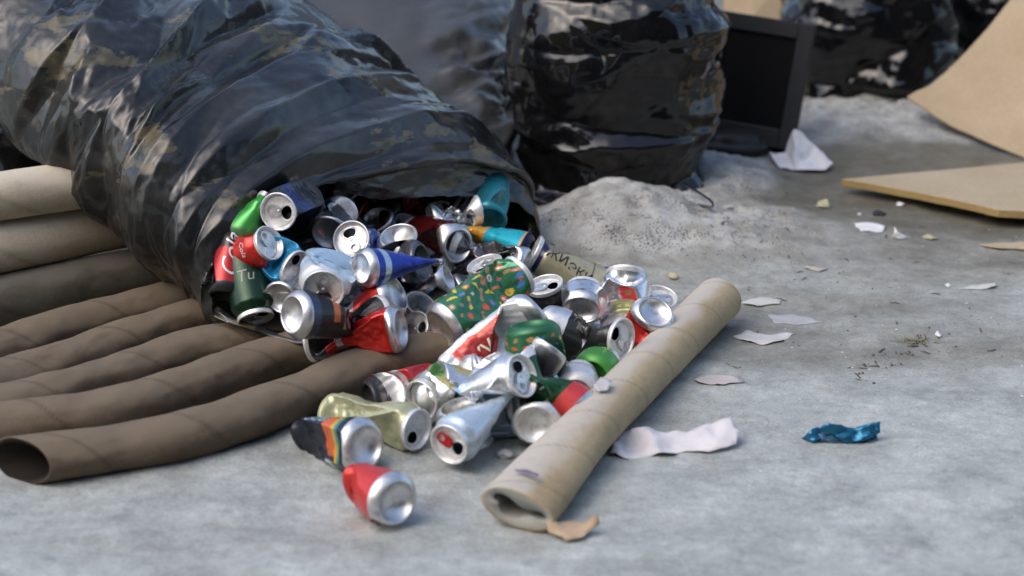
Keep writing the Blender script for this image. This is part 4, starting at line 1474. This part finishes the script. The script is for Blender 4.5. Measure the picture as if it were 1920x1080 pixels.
can("can whose silver rim shows just above the red can leaning on the beige tube", 1236, 556, .070, .6, -100, 'lid', .115, 1.0, pr((.5, .5, .52), .8), dents=4, seed=48, open_dir=200)
can("black crushed can with a grey oval lid facing the beige tube", 1167, 636, .078, .66, 172, 'lid', .145, 1.02, P_bands((.010, .012, .011), .15), open_dir=150, dents=3, seed=49, depth=.4, squash=(1.05, .9))
can("lime green can end peeping out between the black can and the beige tube", 1108, 708, .042, .85, 50, 'base', .05, .98, pr((.06, .27, .04), .35), dents=0, seed=50, foot_mat=plain("lime_foot", (.07, .30, .05), .4, .3))
can("can with a wide white rim beside the beige tube, with a red panel", 1080, 738, .038, .85, 80, 'base', .05, .86, pr((.6, .6, .6), .5), dents=0, seed=51, foot_mat=plain("white_foot", (.7, .7, .7), .4, .3))
can("dark green can with white letters and a red patch squeezed against the beige tube", 1092, 778, .034, .12, 140, 'base', .11, 1.0, P_bands((.012, .075, .025), .4, (.0, .25, .1, .5, (.58, .05, .05), .25)), dents=2, seed=52, text=[("ber", .24, .66, .032, M_WHITE_INK, 't', True, .25)])
# ---- the front spill
can("crumpled silver can with yellow and blue print and a ring-pull lid, across the heap", 980, 704, .100, .62, 196, 'lid', .165, 1.05, P_bands((.66, .68, .70), .85, (.55, .82, .0, .75, (.55, .47, .18), .5), (.44, .54, .0, .7, (.35, .5, .68), .5), (.84, .93, .0, .6, (.1, .3, .1), .4)), open_dir=80, dents=6, seed=61, depth=.45, pinch=[(.45, .22, .5, 0)])
can("silver can end lying under the ring-pull can in the front of the heap", 864, 760, .055, .48, -75, 'base', .06, 1.0, pr((.6, .6, .6), .9), dents=2, seed=62, squash=(1.1, .9))
can("grey can with a dark opening turned left, under the front of the heap", 789, 751, .042, .68, 25, 'lid', .115, 1.0, P_bands((.4, .42, .4), .6, (.25, .6, None, 0, (.1, .3, .08), .4)), open_dir=-100, dents=4, seed=63, tab=False)
can("red can glimpsed under the crumpled ring-pull can", 905, 695, .050, .1, 200, 'base', .12, .95, pr((.60, .045, .045), .35), dents=6, seed=64)
can("red and white can with a green patch behind the pale yellow can", 690, 752, .035, .35, 12, 'base', .12, .95, P_bands((.55, .03, .035), .35, (.0, .12, None, 0, (.6, .6, .6), .4), (.25, .34, None, 0, (.62, .6, .6), .3), (.36, .75, .15, .5, (.02, .20, .11), .3)), dents=4, seed=65, foot_mat=plain("dark_foot", (.03, .03, .03), .4, .3))
can("pale yellow crushed can with a dark opening, on the ice in front of the heap", 783, 806, .034, .62, 163, 'lid', .150, 1.0, pr((.40, .41, .25), .30), open_dir=-100, dents=2, seed=66, pinch=[(.5, .22, .45, 0)], bend=[(.5, .2, .22, 0)], tab=False, foot_mat=plain("yellow_foot", (.40, .41, .25), .4, .3))
can("black can with a rainbow flash and a big silver base beside the pale yellow can", 687, 836, .037, .76, 172, 'base', .115, 1.08, P_bands((.016, .018, .028), .2, (.12, .18, .1, .50, (.05, .25, .22), .3), (.18, .24, .1, .50, (.6, .38, .04), .3), (.24, .44, .14, .50, (.62, .13, .04), .3), (.28, .5, .0, .10, (.42, .5, .56), .3)), dents=2, seed=73, depth=.3, pinch=[(1.1, 1.0, .4, .5)], text=[("Зов", .40, .64, .022, M_CYAN_INK, 't', True, .3)], is_open=False, tab=False, lid_mat=M_DARKLID)
can("pale blue can crushed to a point with a red ring-pull on its lid", 841, 834, .036, .72, 38, 'lid', .13, 1.0, pr((.50, .60, .68), .45), open_dir=-28, tab_mat=M_TAB_RED, dents=0, seed=68, pinch=[(1.1, 1.0, .92, 0)])
can("pale blue dented can lying behind the pointed one", 985, 768, .036, .2, 188, 'base', .085, 1.0, pr((.42, .53, .62), .45), dents=3, seed=69)
can("white-rimmed can with a hollow grey base, pressed against the beige tube", 1003, 797, .037, .90, 80, 'base', .115, 1.03, P_bands((.04, .02, .05), .4, (.0, .10, None, 0, (.05, .02, .06), .4), (.10, .5, None, 0, (.5, .5, .5), .5)), dents=4, seed=70, foot_mat=M_LID)
can("short red crushed can lying alone in front of the heap", 745, 942, .035, .78, 156, 'base', .080, 1.05, P_bands((.58, .04, .035), .40, (.35, .5, .62, .78, (.62, .55, .5), .4)), dents=3, seed=74, depth=.35, pinch=[(1.1, 1.0, .35, .5)], is_open=False, tab=False, lid_mat=M_REDLID)

# more cans under and behind the ones in sight, so the heap is full
rngf = random.Random(8)
cols = [(.4, .42, .44), (.05, .05, .06), (.3, .02, .02), (.45, .47, .5), (.03, .08, .2), (.03, .1, .05)]
hid = [(640, 368, .165), (705, 385, .15), (765, 398, .135), (830, 380, .12), (600, 430, .125), (655, 400, .14), (720, 450, .12), (815, 445, .10), (790, 545, .075), (775, 590, .062), (500, 500, .09), (475, 500, .10), (620, 520, .05), (700, 560, .06), (600, 480, .07), (680, 470, .06), (780, 540, .05), (860, 520, .04), (930, 470, .035), (820, 470, .05), (700, 420, .08), (620, 405, .09), (560, 440, .08),
       (940, 620, .035), (1010, 640, .035), (1080, 640, .035), (880, 700, .035), (950, 740, .035), (1040, 690, .035), (760, 450, .05), (1130, 590, .035), (900, 430, .05), (800, 390, .09)]
kinds = ["silver", "black", "dark red", "pale grey", "navy", "dark green"]
for i, (u, v, z) in enumerate(hid):
    k = i % 6
    can("%s can buried in the heap under other cans" % kinds[k], u, v + 25, z - (.03 if i < 8 else .005), rngf.uniform(.65, .9) if i < 12 else rngf.uniform(.0, .3), rngf.uniform(195, 345) if i < 12 else rngf.uniform(0, 360), 'base' if i % 3 else 'lid', .10, .95, pr(cols[k], .5), dents=6, seed=200 + i, group=GROUP)


# ---------------------------------------------------------------- litter on the ice
def scrap(name, label, px, mat, cat="scrap", crump=.004, step=.006, lift=.002, seed=0, hts=None, group=None, thick=.0004, freq=28):
    pts = []
    for i, p in enumerate(px):
        q = onground(p[0], p[1])
        h = (p[2] if len(p) > 2 else 0) + lift
        q = atZ(p[0], p[1], q[2] + h)
        pts.append(q)
    if group: crump, lift = crump * .6, lift * .3
    o = sheet(name, pts, mat, None, step, thick, crump, freq, seed, lift=.0004)
    return tag(o, label, cat, group)


PG = "paper scraps on the ice"
scrap("paper_scrap", "white torn paper strip on the ice beside the beige tube's far end", [(1388, 568), (1425, 558), (1468, 560), (1462, 568), (1420, 574)], M_PAPER_GREY, "paper scrap", .003, .005, seed=1, group=PG)
scrap("paper_scrap", "translucent grey scrap frozen to the ice, widest of the three near the tube's far end", [(1440, 590), (1490, 588), (1545, 602), (1500, 610), (1452, 606)], plain("icy_scrap", (.40, .41, .41), .5), "paper scrap", .0015, .006, .0005, seed=2, group=PG)
scrap("paper_scrap", "crinkled whitish scrap lowest of the three near the tube's far end", [(1372, 632), (1400, 618), (1440, 626), (1490, 624), (1465, 640), (1430, 646), (1400, 640)], M_PAPER_GREY, "paper scrap", .003, .005, seed=3, group=PG)
scrap("paper_scrap", "pinkish white paper scrap by the middle of the beige tube", [(1302, 712), (1330, 702), (1375, 706), (1398, 716), (1360, 721), (1318, 720)], plain("pinkish_paper", (.5, .46, .44), .7), "paper scrap", .003, .005, seed=4, group=PG)
scrap("paper_scrap", "small pale scrap alone on the ice above the beige tube's far end", [(1508, 501), (1530, 498), (1552, 503), (1535, 509)], plain("pale_scrap", (.42, .38, .34), .7), "paper scrap", .002, .005, seed=5, group=PG)
scrap("paper_scrap", "white folded paper on the ground in front of the flat board", [(1600, 418), (1625, 416), (1660, 424), (1655, 433), (1615, 430)], M_PAPER, "paper scrap", .003, .004, .003, seed=6, group=PG)
scrap("paper_scrap", "small upright white shred near the flat board", [(1672, 446), (1676, 424, .02), (1684, 436, .012), (1706, 446), (1690, 449)], M_PAPER, "paper scrap", .003, .003, .001, seed=7, group=PG)
scrap("leaf_scrap", "yellowish crumpled scrap on the ground between the monitor and the flat board", [(1530, 388), (1535, 378, .008), (1550, 374, .014), (1557, 390), (1543, 391)], M_PAPER_YEL, "scrap", .004, .004, .001, seed=8)
scrap("leaf_scrap", "flat yellowish scrap right of the white shred", [(1728, 443), (1742, 439), (1762, 446), (1745, 450)], M_PAPER_YEL, "scrap", .002, .004, .002, seed=9)
scrap("leaf_scrap", "tiny cream crumb with a curl on the ice right of the heap", [(1252, 518), (1258, 511, .005), (1272, 514, .006), (1276, 522), (1262, 524)], M_PAPER_YEL, "scrap", .003, .003, .001, seed=10)
scrap("cardboard_strip", "light brown cardboard strip at the right edge in front of the flat board", [(1838, 458), (1880, 454), (1960, 452), (1960, 468), (1880, 464)], M_BOARD_PALE, "cardboard", .001, .006, .004, seed=11, thick=.003)
scrap("paper_scrap", "faint curled grey scrap at the right on the dull ice", [(1795, 541), (1830, 535), (1866, 530, .006), (1868, 536, .004), (1835, 543)], M_PAPER_GREY, "paper scrap", .002, .004, .001, seed=12, group=PG)
scrap("paper_scrap", "tiny white fleck left of the faint curled scrap", [(1771, 533), (1778, 529, .003), (1785, 534), (1778, 538)], M_PAPER, "paper scrap", .001, .003, .001, seed=13, group=PG)
scrap("paper_scrap", "small white curl beside the dry weeds in the ice crack", [(1752, 627), (1757, 620, .006), (1767, 628), (1762, 633)], M_PAPER, "paper scrap", .002, .003, .001, seed=14, group=PG)
scrap("rag", "crumpled white rag on the ice right of the beige tube", [(1142, 853), (1162, 818, .008), (1203, 796, .018), (1248, 802, .014), (1280, 806, .013), (1315, 803, .014), (1368, 787, .022), (1385, 812, .012), (1380, 838, .002), (1330, 845, .002), (1285, 843, .003), (1255, 852, .002), (1200, 852, .003), (1170, 860)],
      plain("white_rag", (.66, .64, .66), .8), "rag", .007, .006, .002, seed=15, freq=16, thick=.0012)
pv = [atY(*p) for p in [(1490, 242, 3.87), (1441, 289, 3.86), (1471, 284, 3.875), (1462, 318, 3.80), (1489, 316, 3.79), (1550, 318, 3.79), (1561, 306, 3.82), (1531, 274, 3.86), (1510, 300, 3.83)]]
bm = bmesh.new()
bv = [bm.verts.new(p) for p in pv]
for f in [(0, 4, 8), (0, 8, 7), (8, 4, 5), (7, 8, 5), (7, 5, 6), (1, 3, 2), (2, 3, 4), (0, 2, 4)]: bm.faces.new([bv[i] for i in f])
bmesh.ops.subdivide_edges(bm, edges=bm.edges[:], cuts=5, use_grid_fill=True)
for v in bm.verts:
    q = np.array(v.co[:])
    v.co = q + .0048 * np.array([vnoise(q * 48, 1), vnoise(q * 48, 2), vnoise(q * 48, 3)])
bmesh.ops.recalc_face_normals(bm, faces=bm.faces)
PV, PF = np.array([v.co[:] for v in bm.verts]), None
bm.verts.index_update()
PF = [tuple(v.index for v in f.verts) for f in bm.faces]
bm.free()
pw = mesh_obj("paper_sheet", PV, PF, M_PAPER, smooth=False)
sm = pw.modifiers.new("thickness", 'SOLIDIFY'); sm.thickness = .0006
tag(pw, "white crumpled paper propped against the foot of the monitor", "paper")
# flattened blue can on the ice
fw_ = [onground(*p[:2]) + np.array([0, 0, p[2]]) for p in [(1500, 825, .002), (1522, 826, .016), (1552, 826, .024), (1600, 826, .018), (1648, 824, .026), (1650, 829, .014), (1622, 832, .004), (1585, 833, .001), (1556, 828, .012), (1528, 831, .001)]]
fw = sheet("foil_wrapper", fw_, M_BLUEFOIL, None, .004, .0005, .004, 45, 31, lift=.0006)
tag(fw, "flattened blue foil wrapper lying by itself on the open ice at the right", "wrapper")
under = [onground(*p[:2]) + np.array([0, 0, p[2]]) for p in [(1506, 826, .001), (1550, 823, .012), (1600, 822, .012), (1642, 822, .016), (1646, 828, .002), (1600, 832, .001), (1540, 831, .001)]]
sheet("underside_fold", under, plain("dull_foil", (.03, .09, .15), .4, .4), fw, .004, .0005, .003, 45, 33, lift=.0003)


def lump(name, label, u, v, r, mat, cat, seed, group=None, fl=.6):
    bm = bmesh.new()
    bmesh.ops.create_icosphere(bm, subdivisions=3, radius=1)
    P_ = np.array([q.co[:] for q in bm.verts])
    F = [tuple(q.index for q in f.verts) for f in bm.faces]
    bm.free()
    P_ = P_ * (1 + .35 * fbm(P_ * 1.6, 3, seed))[:, None] * r * np.array([1.25, 1, fl])
    p = onground(u, v)
    o = mesh_obj(name, P_, F, mat)
    o.location = p + np.array([0, 0, r * fl * .7])
    return tag(o, label, cat, group)


lump("clod", "black clod on the ground in front of the flat board", 1647, 404, .008, M_BLACK_BIT, "clod", 1)
lump("clod", "brown splintered lump under the chipped corner of the flat board", 1856, 404, .008, M_BROWN_BIT, "clod", 2)
lump("ice_chip", "white ice chip under the front edge of the flat board", 1646, 358, .005, M_PAPER, "ice chip", 3, "ice chips")
lump("ice_chip", "white ice chip in front of the flat board, right of the black clod", 1688, 386, .006, M_PAPER, "ice chip", 4, "ice chips")
lump("ice_chip", "tiny white ice chip left of the black clod", 1612, 403, .003, M_PAPER, "ice chip", 5, "ice chips")
lump("ice_chip", "clear ice chip on the ice between the pointed blue can and the beige tube", 945, 856, .009, M_CLEAR, "ice chip", 6, "ice chips")
lump("ice_chip", "small ice chip on the ice in front of the yellow scrap and the monitor", 1388, 318, .003, M_PAPER, "ice chip", 7, "ice chips")
shard = scrap("plastic_shard", "clouded plastic shard lying on the beige tube beside the lime green can", [(1112, 722, .07), (1128, 706, .075), (1148, 716, .07), (1140, 732, .066), (1120, 738, .066)], M_CLEAR, "shard", .003, .004, .0, seed=21)

# grit, straw and weed specks along the worn crack
rs = np.random.RandomState(5)
V, F = [], []
for k in range(1100):
    if k >= 300:                     # soot and grit caught in the snow heap
        u = 1010 + 470 * rs.rand() ** 1.2; v = rs.uniform(325, 485)
        r = .0006 + .0011 * rs.rand() ** 2
    elif k < 300 and k % 2:
        continue
    elif k < 80:
        s_ = rs.rand()
        u = 1590 + 160 * s_ + rs.normal(0, 26); v = 715 - 85 * s_ + rs.normal(0, 12)
        r = .0008 + .0016 * rs.rand()
    else:
        u = rs.uniform(1050, 1900); v = rs.uniform(400, 720)
        r = .0007 + .0012 * rs.rand()
    p = onground(u, v)
    an = rs.rand() * 3.14
    ln = r * (1 if rs.rand() < .7 else 5)
    dx, dy = np.array([math.cos(an), math.sin(an), 0.1 * rs.normal()]) * ln, np.array([-math.sin(an), math.cos(an), 0]) * r * .8
    o0 = len(V)
    for s1 in (-1, 1):
        for s2 in (-1, 1): V.append(p + s1 * dx + s2 * dy + [0, 0, .0006])
    V.append(p + [0, 0, r * 1.4])
    F += [(o0, o0 + 1, o0 + 4), (o0 + 1, o0 + 3, o0 + 4), (o0 + 3, o0 + 2, o0 + 4), (o0 + 2, o0, o0 + 4)]
tag(mesh_obj("grit", V, F, plain("grit", (.10, .09, .07), .8), smooth=False), "brown grit and straw specks scattered over the ice", "grit", kind="stuff")
V, F = [], []
for k in range(330):
    p = onground(rs.uniform(1000, 1920), rs.uniform(330, 1000) if k % 3 else rs.uniform(380, 700))
    r = .0007 + .0016 * rs.rand() ** 3
    sh = [np.array([math.cos(q) * r * rs.uniform(.6, 1.4), math.sin(q) * r * rs.uniform(.6, 1.4), .0004]) for q in np.arange(5) * 1.2566 + rs.rand()]
    o0 = len(V)
    V += [p + q for q in sh] + [p + [0, 0, r * .8]]
    F += [(o0 + q, o0 + (q + 1) % 5, o0 + 5) for q in range(5)]
tag(mesh_obj("ice_crumbs", V, F, plain("ice_crumb", (.62, .63, .63), .5), smooth=False), "pale ice crumbs scattered over the trampled ice", "ice crumbs", kind="stuff")
V, F = [], []
for k in range(46):
    p = onground(1722 + rs.normal(0, 16), 640 + rs.normal(0, 3))
    dr = np.array([rs.normal(0, .012), rs.normal(0, .006), abs(rs.normal(.004, .003))])
    sd_ = unit(np.cross(dr, [0, 0, 1])) * .0008
    o0 = len(V)
    V += [p - sd_, p + sd_, p + dr * .6 + sd_ * .7 + [0, 0, .002], p + dr * .6 - sd_ * .7 + [0, 0, .002], p + dr]
    F += [(o0, o0 + 1, o0 + 2, o0 + 3), (o0 + 3, o0 + 2, o0 + 4)]
tag(mesh_obj("dry_weed", V, F, M_WEED, smooth=False), "tuft of dry yellowish weeds frozen in the crack on the right", "weed")
